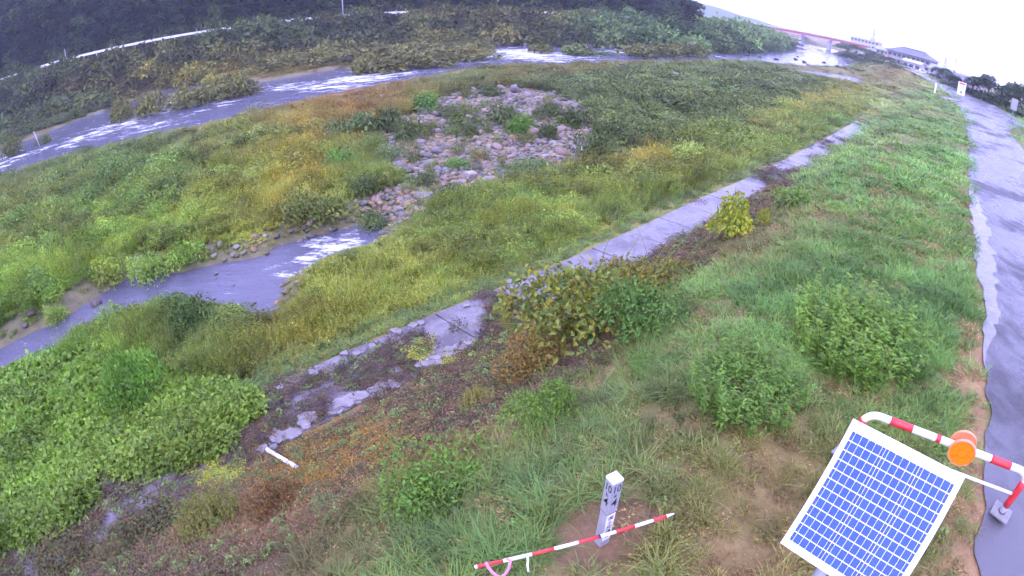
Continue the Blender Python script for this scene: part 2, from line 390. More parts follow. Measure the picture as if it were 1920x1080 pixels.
# ------------------------------------------------------------------ mesh helpers
def link(o, parent=None):
    COL.objects.link(o)
    if parent is not None: o.parent = parent
    return o
def mesh(name, verts, faces, m=None, smooth_=False):
    me = bpy.data.meshes.new(name)
    me.from_pydata([tuple(map(float, v)) for v in verts], [], [tuple(int(i) for i in f) for f in faces])
    if m is not None: me.materials.append(m)
    if smooth_: me.polygons.foreach_set('use_smooth', [True] * len(me.polygons))
    me.update(); return me
class MB:
    def __init__(s): s.v = []; s.f = []
    def add(s, v, f):
        k = len(s.v); s.v += [tuple(map(float, p)) for p in v]; s.f += [tuple(i + k for i in q) for q in f]; return s
    def box(s, c, d, rz=0., rot=None, bev=0.):
        x, y, z = (q / 2 for q in d)
        rm = rot if rot is not None else Matrix.Rotation(rz, 3, 'Z')
        c = Vector(c)
        if bev <= 0:
            p = [(a, b, e) for e in (-z, z) for a, b in ((-x, -y), (x, -y), (x, y), (-x, y))]
            f = [(3, 2, 1, 0), (4, 5, 6, 7), (0, 1, 5, 4), (1, 2, 6, 5), (2, 3, 7, 6), (3, 0, 4, 7)]
        else:
            b_ = bev; p = []; f = []
            for e, q in ((-z, b_), (-z + b_, 0), (z - b_, 0), (z, b_)):
                p += [(-x + q, -y + q, e), (x - q, -y + q, e), (x - q, y - q, e), (-x + q, y - q, e)]
            f = [(3, 2, 1, 0), (12, 13, 14, 15)]
            for l in range(3):
                for i in range(4):
                    a, b2 = l * 4 + i, l * 4 + (i + 1) % 4; f.append((a, b2, b2 + 4, a + 4))
        return s.add([c + rm @ Vector(q) for q in p], f)
    def tube(s, pts, rad, n=8, cap=True):
        pts = [Vector(p) for p in pts]; m = len(pts)
        rad = rad if hasattr(rad, '__len__') else [rad] * m
        vs = []; prev = None
        for i, p in enumerate(pts):
            d = (pts[min(i + 1, m - 1)] - pts[max(i - 1, 0)]).normalized()
            if prev is None: a = d.orthogonal().normalized()
            else:
                a = prev - d * prev.dot(d); a.normalize()
            prev = a; b = d.cross(a)
            vs += [p + (a * math.cos(2 * math.pi * k / n) + b * math.sin(2 * math.pi * k / n)) * rad[i] for k in range(n)]
        f = [(i * n + k, i * n + (k + 1) % n, (i + 1) * n + (k + 1) % n, (i + 1) * n + k) for i in range(m - 1) for k in range(n)]
        if cap: f += [tuple(range(n - 1, -1, -1)), tuple(range((m - 1) * n, m * n))]
        return s.add(vs, f)
    def obj(s, name, m, parent=None, smooth_=False):
        return link(bpy.data.objects.new(name, mesh(name, s.v, s.f, m, smooth_)), parent)
def empty(name, loc=(0, 0, 0), rz=0.):
    o = bpy.data.objects.new(name, None); o.location = loc; o.rotation_euler = (0, 0, rz); o.empty_display_size = .2
    return link(o)
def tag(o, label=None, cat=None, group=None, kind=None):
    if label: o['label'] = label
    if cat: o['category'] = cat
    if group: o['group'] = group
    if kind: o['kind'] = kind
    return o
def copy_tree(o, parent=None):
    c = o.copy(); COL.objects.link(c)
    if parent is not None: c.parent = parent
    for ch in o.children: copy_tree(ch, c)
    return c

def grid_mesh(name, X, Y, Z, m, attrs=None, smooth_=True):
    a, b = X.shape
    v = np.stack([X, Y, Z], -1).reshape(-1, 3).astype(np.float32)
    i = np.arange(a * b).reshape(a, b)
    q = np.stack([i[:-1, :-1], i[:-1, 1:], i[1:, 1:], i[1:, :-1]], -1).reshape(-1, 4)
    me = bpy.data.meshes.new(name)
    me.vertices.add(len(v)); me.vertices.foreach_set('co', v.ravel())
    me.loops.add(q.size); me.loops.foreach_set('vertex_index', q.ravel().astype(np.int32))
    me.polygons.add(len(q)); me.polygons.foreach_set('loop_start', np.arange(0, q.size, 4, dtype=np.int32)); 
    me.update(calc_edges=True); me.validate()
    me.polygons.foreach_set('use_smooth', np.ones(len(q), bool))
    for k, val in (attrs or {}).items():
        if val.ndim == 2 + 1:
            at = me.attributes.new(k, 'FLOAT_COLOR', 'POINT'); c4 = np.ones((a * b, 4), np.float32); c4[:, :3] = val.reshape(-1, 3); at.data.foreach_set('color', c4.ravel())
        else:
            at = me.attributes.new(k, 'FLOAT', 'POINT'); at.data.foreach_set('value', val.reshape(-1).astype(np.float32))
    me.materials.append(m)
    return link(bpy.data.objects.new(name, me))
# ------------------------------------------------------------------ ground sheet
az = np.concatenate([np.linspace(-180, -84, 33)[:-1], np.linspace(-84, 84, 520), np.linspace(84, 180, 33)[1:]])
rr = np.concatenate([[.02, .3], np.geomspace(.6, 1250, 360)])
AZG, RG = np.meshgrid(np.radians(az), rr, indexing='ij')
GX, GY = RG * np.sin(AZG), RG * np.cos(AZG)
GZ = ground(GX, GY)
s_, t_ = to_st(GX, GY); u_ = t_ - te(s_)
GZ = np.where((u_ > -11.5) & (u_ < -.15), np.minimum(GZ, -.05), GZ)
def wobble(x, y, px, py, amp=14):
    d = np.hypot(x, y); a = amp * np.clip(20 / (d + 3), .25, 1.6)
    return px + a * 2.4 * (fbm(x * .8, y * .8, 21, 3) - .45), py + a * 1.4 * (fbm(x * .8, y * .8, 31, 3) - .45)
def zone(poly, x, y, z, amp=14):
    px, py = project(x, y, z); front = (y * math.cos(PITCH) - (z - CAMZ) * math.sin(PITCH)) > -2
    px, py = wobble(x, y, px, py, amp)
    return inside(poly, px, py) & front
PX, PY = project(GX, GY, GZ)
lw = np.where(u_ < 9.5, .22, .4)[..., None]
gcol = field(PX, PY) * lw + alb((116, 88, 76)) * (1 - lw)
br = zone(Z_BROWN, GX, GY, GZ)
nb = fbm(GX * 1.3, GY * 1.3, 41)[..., None]
gcol = np.where(br[..., None], alb((118, 90, 84)) * (1 - nb) + alb((74, 58, 62)) * nb, gcol)
so_ = zone(Z_SOIL, GX, GY, GZ, 6)
gcol = np.where(so_[..., None], alb((112, 84, 78)), gcol)
gcol = np.where(zone(Z_RDEDGE, GX, GY, GZ, 10)[..., None], alb((140, 108, 96)), gcol)
gcol = np.where(zone(Z_STONE, GX, GY, GZ, 10)[..., None], alb((118, 108, 122)), gcol)
wet = np.maximum(np.maximum(sdist(RIVER, GX, GY), sdist(STREAM, GX, GY)), sdist(POOL, GX, GY))
gcol = np.where((wet > -1.3)[..., None], alb((104, 98, 94)), gcol)
vfar = sdist(FSIDE, GX, GY)
gcol = np.where(((vfar > 15) & (vfar < 20))[..., None], alb((90, 90, 92)), gcol)
tag(grid_mesh('ground', GX, GY, GZ, M['ground'], {'gcol': gcol}), kind='structure')

# ------------------------------------------------------------------ road on the levee
ss = np.concatenate([np.arange(-40, 60, .2), np.arange(60, 130, 1.), np.arange(130, 620, 4.)])
def road_left(s): return 0 + 2.6 * np.exp(-((s - 77) / 4.5) ** 2)
def road_right(s): return -5.0 + .2 * fbm(s * .3, s * 0, 8, 3) - 5.5 * smooth(55, 82, s) * (1 - smooth(112, 150, s)) - 1.2 * smooth(12, 24, s) * (1 - smooth(34, 42, s))
def strip(name, s, uo, ui, n, zoff, m):
    f = np.linspace(0, 1, n)
    U = uo[:, None] + (ui - uo)[:, None] * f; SS = np.repeat(s[:, None], n, 1)
    X, Y = to_xy(SS, te(SS) + U)
    Z = np.zeros_like(X) + zoff + .012 * (fbm(X * .35, Y * .35, 77, 3) - .45)
    return grid_mesh(name, X, Y, Z, m)
jag = .34 * (fbm(ss * 1.9, ss * 0 + 3, 6, 4) - .45) - .04
el = .05 + .5 * np.exp(-((ss - 15) / 7) ** 4) + .75 * (fbm(ss * 2.7, ss * 0, 5, 5) - .45) * np.exp(-((ss - 14) / 9) ** 2) - .1 * smooth(30, 45, ss)
tag(strip('road', ss, road_right(ss), road_left(ss) + jag - .02, 14, .0, M['road']), kind='structure')
jag = .34 * (fbm(ss * 1.9, ss * 0 + 3, 6, 4) - .45) - .04
q_ = (ss > 8.4) & (ss < 25)
taper = np.clip(np.minimum(ss[q_] - 8.4, 25 - ss[q_]) / 3, 0, 1)
tag(strip('road_edging', ss[q_], (road_left(ss) + jag - (el + jag) * np.where(q_, np.interp(ss, ss[q_], taper), 0))[q_], (road_left(ss) + jag)[q_], 5, .004, M['edge']), kind='structure')

# ------------------------------------------------------------------ concrete walkway, slab by slab
walk = empty('concrete_walkway', (0, 0, 0)); tag(walk, kind='structure')
s0 = -16.0; prng = np.random.default_rng(3)
while s0 < 52:
    L = 1.9
    if not (28.3 < s0 < 29.5):
        uL0, uL1 = float(walk_u(s0)), float(walk_u(s0 + L)); g = .009
        dz = prng.normal(0, .012, 4); wr = 1.72 + prng.normal(0, .05)
        nseg = 5; bot = []; top = []
        a0, a1 = s0 + g, s0 + L - g
        ring = [(a0, uL0)] + [(a1, uL1)] + [(a1 - (a1 - a0) * k / nseg, uL1 + (uL0 - uL1) * k / nseg - wr + prng.normal(0, .07)) for k in range(nseg + 1)]
        vs = []
        for (a, u) in ring:
            x, y = to_xy(a, float(te(a)) + u)
            vs.append((x, y, -2.985 + dz[0] * .5 + .008 * (u - uL0)))
        n = len(vs)
        vb = [(x, y, z - .16) for x, y, z in vs]
        cx = sum(v[0] for v in vs) / n; cy = sum(v[1] for v in vs) / n
        vt = [(cx + (x - cx) * .985, cy + (y - cy) * .985, z + .0) for x, y, z in vs]
        vm = [(x, y, z - .012) for x, y, z in vs]
        f = [tuple(range(n))] + [(i + n, (i + 1) % n + n, (i + 1) % n, i) for i in range(n)] + [(i + 2 * n, (i + 1) % n + 2 * n, (i + 1) % n + n, i + n) for i in range(n)]
        link(bpy.data.objects.new('slab', mesh('slab', vt + vm + vb, f, M['slab'])), walk)
    s0 += L

# broken concrete along the slope side of the walkway
for k in range(75):
    a = prng.uniform(1.3, 6.6); u = float(walk_u(a)) - 1.60 + prng.normal(0, .10); r0 = prng.uniform(.07, .17)
    if k % 3 == 0: a = prng.uniform(2.5, 9.5); u = float(walk_u(a)) - .12 + prng.normal(0, .07); r0 *= .8
    x, y = to_xy(a, float(te(a)) + u); m_ = 6; an = np.arange(m_) * 6.283 / m_ + prng.normal(0, .22, m_); rl = r0 * prng.uniform(.8, 1.25, m_); zt = -2.965 + prng.normal(0, .012)
    top = [(x + q * math.cos(b) * 1.25, y + q * math.sin(b), zt + prng.normal(0, .008)) for q, b in zip(rl, an)]
    low = [(x + (p[0] - x) * 1.06, y + (p[1] - y) * 1.06, zt - .09) for p in top]
    link(bpy.data.objects.new('broken_concrete', mesh('broken_concrete', top + low, [tuple(range(m_))] + [(i + m_, (i + 1) % m_ + m_, (i + 1) % m_, i) for i in range(m_)], M['rubble'])), walk)

# ------------------------------------------------------------------ water
def water_sheet(name, poly, z, step, m, foams, amp, zslope=0):
    p = np.array(poly); x0, y0 = p.min(0); x1, y1 = p.max(0)
    x0, y0, x1, y1 = max(x0, -190), max(y0, -20), min(x1, 330), min(y1, 430)
    nx, ny = int((x1 - x0) / step) + 2, int((y1 - y0) / step) + 2
    X, Y = np.meshgrid(np.linspace(x0 - 1, x1 + 1, nx), np.linspace(y0 - 1, y1 + 1, ny), indexing='ij')
    d = sdist(poly, X, Y)
    fo = np.zeros_like(X)
    for px, py, rad, k in foams:
        fx, fy = hitz(px, py, z); fo = np.maximum(fo, k * np.exp(-(((X - fx) ** 2 + (Y - fy) ** 2) / rad ** 2)))
    Z = z + amp * (fbm(X * .55, Y * .55, 61, 4) - .47) * (1 + 1.2 * fo)
    keep = d > -1.6
    i = np.arange(nx * ny).reshape(nx, ny)
    q = np.stack([i[:-1, :-1], i[1:, :-1], i[1:, 1:], i[:-1, 1:]], -1)
    kq = keep[:-1, :-1] | keep[1:, :-1] | keep[1:, 1:] | keep[:-1, 1:]
    q = q[kq]
    used = np.unique(q); rem = np.full(nx * ny, -1); rem[used] = np.arange(len(used))
    V = np.stack([X, Y, Z], -1).reshape(-1, 3)[used]; q = rem[q]
    me = bpy.data.meshes.new(name)
    me.vertices.add(len(V)); me.vertices.foreach_set('co', V.astype(np.float32).ravel())
    me.loops.add(q.size); me.loops.foreach_set('vertex_index', q.ravel().astype(np.int32))
    me.polygons.add(len(q)); me.polygons.foreach_set('loop_start', np.arange(0, q.size, 4, dtype=np.int32))
    me.update(calc_edges=True)
    me.polygons.foreach_set('use_smooth', np.ones(len(q), bool))
    at = me.attributes.new('foam', 'FLOAT', 'POINT'); at.data.foreach_set('value', fo.reshape(-1)[used].astype(np.float32))
    me.materials.append(m)
    return tag(link(bpy.data.objects.new(name, me)), kind='structure')
rf = [(960, 98, 14, 1), (1020, 105, 12, .9), (680, 148, 9, .9), (620, 160, 7, .8), (550, 160, 7, .7), (240, 228, 9, .8), (180, 248, 8, .7), (300, 200, 6, .5), (130, 262, 7, .5), (280, 240, 6, .6), (20, 300, 8, .6), (1180, 100, 9, .6), (860, 112, 9, .35), (400, 195, 9, .45), (470, 185, 7, .4), (1340, 105, 14, .4), (740, 140, 7, .5)]
water_sheet('river', RIVER, WZ, .8, M['river'], rf, .16)
water_sheet('pool', POOL, WZ + .15, .8, M['river'], [(1520, 140, 6, .2)], .05)
water_sheet('stream', STREAM, SZ, .18, M['stream'], [(610, 462, 1.3, 1), (645, 447, 1.2, .9), (580, 480, 1.0, .8), (530, 515, .8, .5), (505, 510, .5, .3), (665, 432, .9, .7)], .05)
# ------------------------------------------------------------------ plant prototypes: (verts, faces, per-vertex shade)
def blades(n, h, spread, wid, seed, lean=.6, seg=3, hv=.35, droop=.5):
    g = np.random.default_rng(seed); V = []; Fc = []; L = []
    for i in range(n):
        a = g.uniform(0, 2 * math.pi); r = spread * math.sqrt(g.uniform(0, 1))
        bx, by = r * math.cos(a), r * math.sin(a)
        d = g.uniform(0, 2 * math.pi) if g.uniform() < .4 else a + g.normal(0, .5)
        hh = h * (1 + g.normal(0, hv)); hh = max(hh, h * .3); ln = abs(g.normal(lean, lean * .5)) * hh; dr = g.uniform(0, droop)
        sx, sy = -math.sin(d), math.cos(d); sh = g.uniform(.72, 1.28); yl = g.uniform(-.12, .22)
        k0 = len(V)
        for k in range(seg + 1):
            q = k / seg; o = ln * q ** 1.7; z = hh * (q - dr * q ** 3 * .7)
            ww = wid * (1 - q ** 1.5) * .5 * (.7 + .6 * min(q * 3, 1))
            cx, cy = bx + math.cos(d) * o, by + math.sin(d) * o
            c = (sh * (1 + yl), sh, sh * (1 - yl))
            if k < seg:
                V += [(cx - sx * ww, cy - sy * ww, z), (cx + sx * ww, cy + sy * ww, z)]; L += [c, c]
            else:
                V.append((cx, cy, z)); L.append(c)
        for k in range(seg - 1): Fc.append((k0 + 2 * k, k0 + 2 * k + 1, k0 + 2 * k + 3, k0 + 2 * k + 2))
        Fc.append((k0 + 2 * seg - 2, k0 + 2 * seg - 1, k0 + 2 * seg))
    return V, Fc, L
def leaf_at(V, Fc, L, p, d, n, ln, wd, c):
    """a diamond leaf folded along its midrib, from p along d, with face normal about n"""
    d = np.array(d) / (np.linalg.norm(d) + 1e-9); sd = np.cross(d, n); sd /= np.linalg.norm(sd) + 1e-9; up = np.cross(sd, d)
    p = np.array(p); k = len(V)
    V += [tuple(p), tuple(p + d * ln * .45 + sd * wd * .5 + up * wd * .12), tuple(p + d * ln - up * ln * .12), tuple(p + d * ln * .45 - sd * wd * .5 + up * wd * .12)]
    Fc += [(k, k + 1, k + 2), (k, k + 2, k + 3)]; L += [c] * 4
def leafmound(n, rx, h, ln, wd, seed, shape=.5, up=.6, hollow=.35, lumps=0, z0=.0, yv=.18):
    """leaves spread through a mound; lumps > 0 breaks the outline into several heads"""
    g = np.random.default_rng(seed); V = []; Fc = []; L = []
    heads = [(0, 0, 1, 1)] if not lumps else [(rx * .62 * math.cos(a), rx * .62 * math.sin(a), g.uniform(.45, .7), g.uniform(.6, 1.05)) for a in g.uniform(0, 6.3, lumps)] + [(0, 0, .6, 1.0)]
    hs = [(g.uniform(.72, 1.28)) for _ in heads]
    for i in range(n):
        j = g.integers(len(heads)); hx, hy, hr, hh = heads[j]
        a = g.uniform(0, 2 * math.pi); q = math.sqrt(g.uniform(0, 1)); rad = g.uniform(hollow, 1) ** .5
        el = math.acos(g.uniform(-.15, 1))
        dx, dy, dz = math.sin(el) * math.cos(a), math.sin(el) * math.sin(a), math.cos(el)
        p = (hx + dx * rx * hr * rad, hy + dy * rx * hr * rad, z0 + max(0.01, h * hh * (shape * .3 + (1 - shape * .3) * (dz * rad * .85 + .15))))
        nrm = np.array((dx * (1 - up), dy * (1 - up), up + .3)) + g.normal(0, .45, 3)
        d = np.array((dx, dy, -.15)) + g.normal(0, .6, 3)
        sh = hs[j] * g.uniform(.65, 1.35); yl = g.uniform(-yv * .5, yv)
        leaf_at(V, Fc, L, p, d, nrm, ln * g.uniform(.6, 1.3), wd * g.uniform(.6, 1.3), (sh * (1 + yl), sh, sh * (1 - yl)))
    return V, Fc, L
def weeds(nst, h, spread, ln, wd, seed, per=9, lean=.25, top=None):
    """upright stems carrying leaves"""
    g = np.random.default_rng(seed); V = []; Fc = []; L = []
    for i in range(nst):
        a = g.uniform(0, 6.283); r = spread * math.sqrt(g.uniform()); hh = h * g.uniform(.55, 1.15)
        b = np.array((r * math.cos(a), r * math.sin(a), 0)); tip = b + np.array((math.cos(a) * lean * hh * g.uniform(0, 1.5), math.sin(a) * lean * hh * g.uniform(0, 1.5), hh))
        st = g.uniform(.75, 1.2); k = len(V); sw = .006 + .004 * h
        V += [tuple(b + (sw, 0, 0)), tuple(b - (sw, 0, 0)), tuple(tip)]; Fc.append((k, k + 1, k + 2)); L += [(st * .9, st * .75, st * .7)] * 3
        for j in range(per):
            q = g.uniform(.2, 1); p = b + (tip - b) * q; an = g.uniform(0, 6.283)
            d = np.array((math.cos(an), math.sin(an), g.uniform(-.1, .6))); sh = st * g.uniform(.75, 1.25); yl = g.uniform(-.1, .2)
            c = (sh * (1 + yl), sh, sh * (1 - yl))
            if top is not None and q > .8: c = tuple(sh * x for x in top)
            leaf_at(V, Fc, L, p, d, (0, 0, 1) + g.normal(0, .3, 3), ln * g.uniform(.6, 1.2) * (1.2 - .5 * q), wd * g.uniform(.7, 1.2), c)
    return V, Fc, L
def mat_mesh(n, rad, h, ln, wd, seed):
    """dead creeping growth: thin twigs and shrivelled leaves close to the ground"""
    g = np.random.default_rng(seed); V = []; Fc = []; L = []
    for i in range(n):
        a = g.uniform(0, 6.283); r = rad * math.sqrt(g.uniform()); p = (r * math.cos(a), r * math.sin(a), g.uniform(0, h))
        an = g.uniform(0, 6.283); sh = g.uniform(.55, 1.5)
        tw = g.uniform() < .35
        leaf_at(V, Fc, L, p, (math.cos(an), math.sin(an), g.normal(0, .35)), (0, 0, 1) + g.normal(0, .6, 3), ln * (2.2 if tw else 1) * g.uniform(.6, 1.4), wd * (.22 if tw else 1), (sh * 1.08, sh, sh * .95))
    return V, Fc, L
def merge(*parts):
    V, Fc, L = [], [], []
    for v, f, l in parts:
        k = len(V); V += list(v); Fc += [tuple(i + k for i in q) for q in f]; L += list(l)
    return V, Fc, L
def plant_mesh(name, data, m):
    V, Fc, L = data
    me = mesh(name, V, Fc, m)
    at = me.attributes.new('lv', 'FLOAT_COLOR', 'POINT'); c = np.ones((len(V), 4), np.float32); c[:, :3] = np.array(L); at.data.foreach_set('color', c.ravel())
    return me

PROTO = {}
def proto(kind, datas):
    PROTO[kind] = [plant_mesh('%s_%d' % (kind, i), d, M['inst']) for i, d in enumerate(datas)]
proto('short_grass', [blades(80, .105, .20, .011, 10 + i, 1.0, 3, droop=.9) for i in range(3)])
proto('lawn_patch', [blades(90, .14, .42, .026, 20 + i, .7, 2) for i in range(3)])
proto('long_grass', [blades(54, .25, .17, .013, 30 + i, 1.05, 4, droop=1.1) for i in range(3)])
proto('meadow_grass', [merge(blades(60, .55, .28, .016, 40 + i, .35, 3, droop=.4), weeds(5, .6, .25, .09, .035, 45 + i)) for i in range(3)])
proto('meadow_weed', [weeds(22, .55, .36, .12, .05, 50 + i, 11) for i in range(3)])
proto('seed_weed', [weeds(20, .62, .36, .10, .04, 55 + i, 11, top=(1.5, 1.15, .75)) for i in range(3)])
proto('clover', [weeds(14, .16, .18, .05, .04, 60 + i, 6) for i in range(2)])
proto('kudzu', [leafmound(110, .45, .36, .14, .12, 70 + i, .9, .8) for i in range(3)])
proto('dead_mat', [mat_mesh(90, .26, .07, .05, .03, 80 + i) for i in range(3)])
proto('moss', [mat_mesh(110, .24, .05, .035, .04, 85 + i) for i in range(2)])
proto('shrub_clump', [leafmound(260, .75, .85, .19, .09, 90 + i, .4, .5, lumps=3) for i in range(3)])
proto('hummock', [leafmound(520, .9, .95, .15, .065, 130 + i, .5, .5, lumps=4) for i in range(4)])
proto('far_bush', [leafmound(380, 1.5, 1.7, .42, .24, 100 + i, .4, .5, lumps=4) for i in range(3)])
def treedata(seed, h, rad, n, leaf, low=.35):
    g = np.random.default_rng(seed); parts = []
    for j in range(9):
        a = g.uniform(0, 6.283); r = rad * math.sqrt(g.uniform(0, .8)); z = h * g.uniform(low, .95); k = 1 - .45 * max(0, (z / h - .55)) / .45
        hb = g.uniform(.55, 1.45)
        v, f, l = leafmound(n // 9, rad * .55 * k, rad * .75 * k, leaf, leaf * .6, int(g.integers(1e6)), .2, .55, hollow=.3)
        parts.append(([(x + r * k * math.cos(a), y + r * k * math.sin(a), zz + z - rad * .3) for x, y, zz in v], f, [tuple(hb * q for q in w_) for w_ in l]))
    return merge(*parts)
proto('forest_tree', [merge(treedata(110 + i, 9.5, 3.2, 1200, .75, .12), blades(3, 5, .1, .5, 5, .05)) for i in range(4)])

# ------------------------------------------------------------------ scatter as geometry-node instances (grass, weeds, wood: stuff)
def scatter(name, label, kinds, x, y, z, sc, which, tint, cat, sink=0., tilt=.12, flat=None, mats=None):
    n = len(x)
    if n == 0: return
    pc = bpy.data.collections.new('set_' + name)
    meshes = [m_ for k in kinds for m_ in (PROTO[k] if isinstance(k, str) else k)]
    off = np.cumsum([0] + [len(PROTO[k] if isinstance(k, str) else k) for k in kinds])
    for i, m_ in enumerate(meshes):
        pc.objects.link(bpy.data.objects.new('%s_plant_%03d' % (name, i), m_))
    idx = np.array([off[k] + rng.integers(off[k + 1] - off[k]) for k in which], np.int32)
    me = bpy.data.meshes.new(name); me.vertices.add(n)
    me.vertices.foreach_set('co', np.stack([x, y, z - sink], -1).astype(np.float32).ravel())
    rot = np.stack([rng.normal(0, tilt, n), rng.normal(0, tilt, n), rng.uniform(0, 6.283, n)], -1).astype(np.float32)
    s3 = np.stack([sc * rng.uniform(.85, 1.15, n), sc * rng.uniform(.85, 1.15, n), sc * (flat if flat is not None else 1) * rng.uniform(.7, 1.25, n)], -1).astype(np.float32)
    for nm, ty, key, val in (('rot', 'FLOAT_VECTOR', 'vector', rot), ('scl', 'FLOAT_VECTOR', 'vector', s3), ('idx', 'INT', 'value', idx), ('tint', 'FLOAT_COLOR', 'color', np.concatenate([tint, np.ones((n, 1))], 1).astype(np.float32))):
        at = me.attributes.new(nm, ty, 'POINT'); at.data.foreach_set(key, val.ravel())
    o = link(bpy.data.objects.new(name, me))
    g = bpy.data.node_groups.new('scatter_' + name, 'GeometryNodeTree')
    g.interface.new_socket('Geometry', in_out='INPUT', socket_type='NodeSocketGeometry'); g.interface.new_socket('Geometry', in_out='OUTPUT', socket_type='NodeSocketGeometry')
    gi, go = g.nodes.new('NodeGroupInput'), g.nodes.new('NodeGroupOutput')
    ip = g.nodes.new('GeometryNodeInstanceOnPoints'); ci = g.nodes.new('GeometryNodeCollectionInfo')
    ci.inputs['Collection'].default_value = pc; ci.inputs['Separate Children'].default_value = True; ci.inputs['Reset Children'].default_value = True
    def attr(nm, ty):
        a = g.nodes.new('GeometryNodeInputNamedAttribute'); a.data_type = ty; a.inputs['Name'].default_value = nm; return a.outputs['Attribute']
    g.links.new(gi.outputs[0], ip.inputs['Points']); g.links.new(ci.outputs[0], ip.inputs['Instance'])
    ip.inputs['Pick Instance'].default_value = True
    g.links.new(attr('idx', 'INT'), ip.inputs['Instance Index']); g.links.new(attr('rot', 'FLOAT_VECTOR'), ip.inputs['Rotation']); g.links.new(attr('scl', 'FLOAT_VECTOR'), ip.inputs['Scale'])
    g.links.new(ip.outputs[0], go.inputs[0])
    md = o.modifiers.new('scatter', 'NODES'); md.node_group = g
    return tag(o, label, cat, kind='stuff')

def candidates(n, r0, r1, a0=-100, a1=95):
    a = np.radians(rng.uniform(a0, a1, n)); r = np.exp(rng.uniform(math.log(r0), math.log(r1), n))
    x, y = r * np.sin(a), r * np.cos(a); z = ground(x, y)
    s, t = to_st(x, y); u = t - te(s)
    px, py = project(x, y, z)
    return dict(x=x, y=y, z=z, r=r, u=u, s=s, t=t, px=px, py=py)
def sub(c, m): return {k: v[m] for k, v in c.items()}
def tints(c, var=.16, hv=.07):
    t = field(c['px'], c['py']); n = len(c['x'])
    p = (fbm(c['x'] * .5, c['y'] * .5, 51, 3) - .45) * 1.2 + (fbm(c['x'] * .12, c['y'] * .12, 52, 2) - .4) * .5
    p = p + (vnoise(c['x'] * 1.3, c['y'] * 1.3, 55) - .5) * .55 * np.clip(45 / c['r'], .4, 1)
    b = np.clip(1 + p + rng.normal(0, var, n), .38, 1.8)[:, None]
    h = np.clip(rng.normal(0, hv, n) + (fbm(c['x'] * .3, c['y'] * .3, 53, 2) - .38) * .35, -.1, .3)
    return np.clip(t * b * np.stack([1 + h, np.ones(n), 1 - .6 * h], -1), .004, .8)
def water_d(c): return np.maximum(np.maximum(sdist(RIVER, c['x'], c['y']), sdist(STREAM, c['x'], c['y'])), sdist(POOL, c['x'], c['y']))
def inz(poly, c, amp=14): return zone(poly, c['x'], c['y'], c['z'], amp)

# levee turf
c = candidates(84000, 1.4, 350)
c = sub(c, (c['r'] < 13) | (rng.uniform(size=len(c['r'])) < .55))
c = sub(c, rng.uniform(size=len(c['r'])) < np.where(c['r'] < 13, np.clip(48 * c['r'] ** 2 / 4500, .02, 1), 1))
uw = c['u'] - (walk_u(c['s']) - 11.9)
on = ((c['u'] > road_left(c['s']) + .12) & (uw < np.where(c['s'] > 50, 13, 10.0))) | ((c['u'] < road_right(c['s']) - .3) & (c['u'] > -22))
brown = inz(Z_BROWN, c); soil = inz(Z_SOIL, c, 6); rde = inz(Z_RDEDGE, c, 10)
thin = fbm(c['x'] * 1.1, c['y'] * 1.1, 71, 3)
bare = ((c['px'] - 1380) / 200) ** 2 + ((c['py'] - 930) / 120) ** 2 < 1.3
on &= ~soil & ~(brown & (rng.uniform(size=len(thin)) > .06)) & ~(rde & (rng.uniform(size=len(thin)) > .22)) & ~((thin > .51) & (rng.uniform(size=len(thin)) < .75) & (c['r'] < 14)) & ~(bare & (thin > .45) & (rng.uniform(size=len(thin)) < .35))
c = sub(c, on)
far = c['r'] > 13
longp = (fbm(c['x'] * .55, c['y'] * .55, 72, 2) > .57) | ((c['py'] > 800) & (c['px'] < 1250) & (thin[on] < .48))
k = np.where(far, 1, np.where(longp & (rng.uniform(size=len(far)) < .55), 2, np.where(rng.uniform(size=len(far)) < .07, 3, 0)))
sc = np.where(k == 1, np.clip(c['r'] / 16, .8, 9), np.where(k == 0, np.clip(c['r'] / 8, .85, 1.3), np.clip(c['r'] / 9, .7, 1.0)))
scatter('levee_grass', 'green turf and long grass covering the levee slope', ['short_grass', 'lawn_patch', 'long_grass', 'clover'], c['x'], c['y'], c['z'], sc, k, tints(c), 'grass', .01, flat=np.where(k == 1, np.clip(11 / c['r'], .12, 1), 1))

# litter, dead blades and small weeds between the tufts
c = candidates(30000, 1.6, 22)
c = sub(c, rng.uniform(size=len(c['r'])) < np.where(c['r'] < 13, np.clip(22 * c['r'] ** 2 / 3330, .02, 1), 1))
uw = c['u'] - (walk_u(c['s']) - 11.9)
c = sub(c, (c['u'] > .15) & (uw < 10.0) & ~inz(Z_BROWN, c) & ~(inz(Z_SOIL, c, 6) & (rng.uniform(size=len(uw)) > .12)))
n = len(c['x']); rnd = rng.uniform(size=n)
k = np.where(rnd < .5, 0, np.where(rnd < .68, 1, 2))
br_t = np.array([alb((150, 118, 92)), alb((128, 100, 80)), alb((140, 124, 86)), alb((112, 92, 74))])[rng.integers(0, 4, n)]
tt = np.where((k == 0)[:, None], br_t * rng.uniform(.7, 1.3, (n, 1)), tints(c, .22, .1))
scatter('turf_litter', 'dead blades and small weeds between the tufts of the levee turf', ['dead_mat', 'clover', 'short_grass'], c['x'], c['y'], c['z'], np.where(k == 0, 1.0, .75) * np.clip(c['r'] / 10, .8, 1.3), k, tt, 'litter', .0, .15, flat=np.where(k == 0, .45, .8))

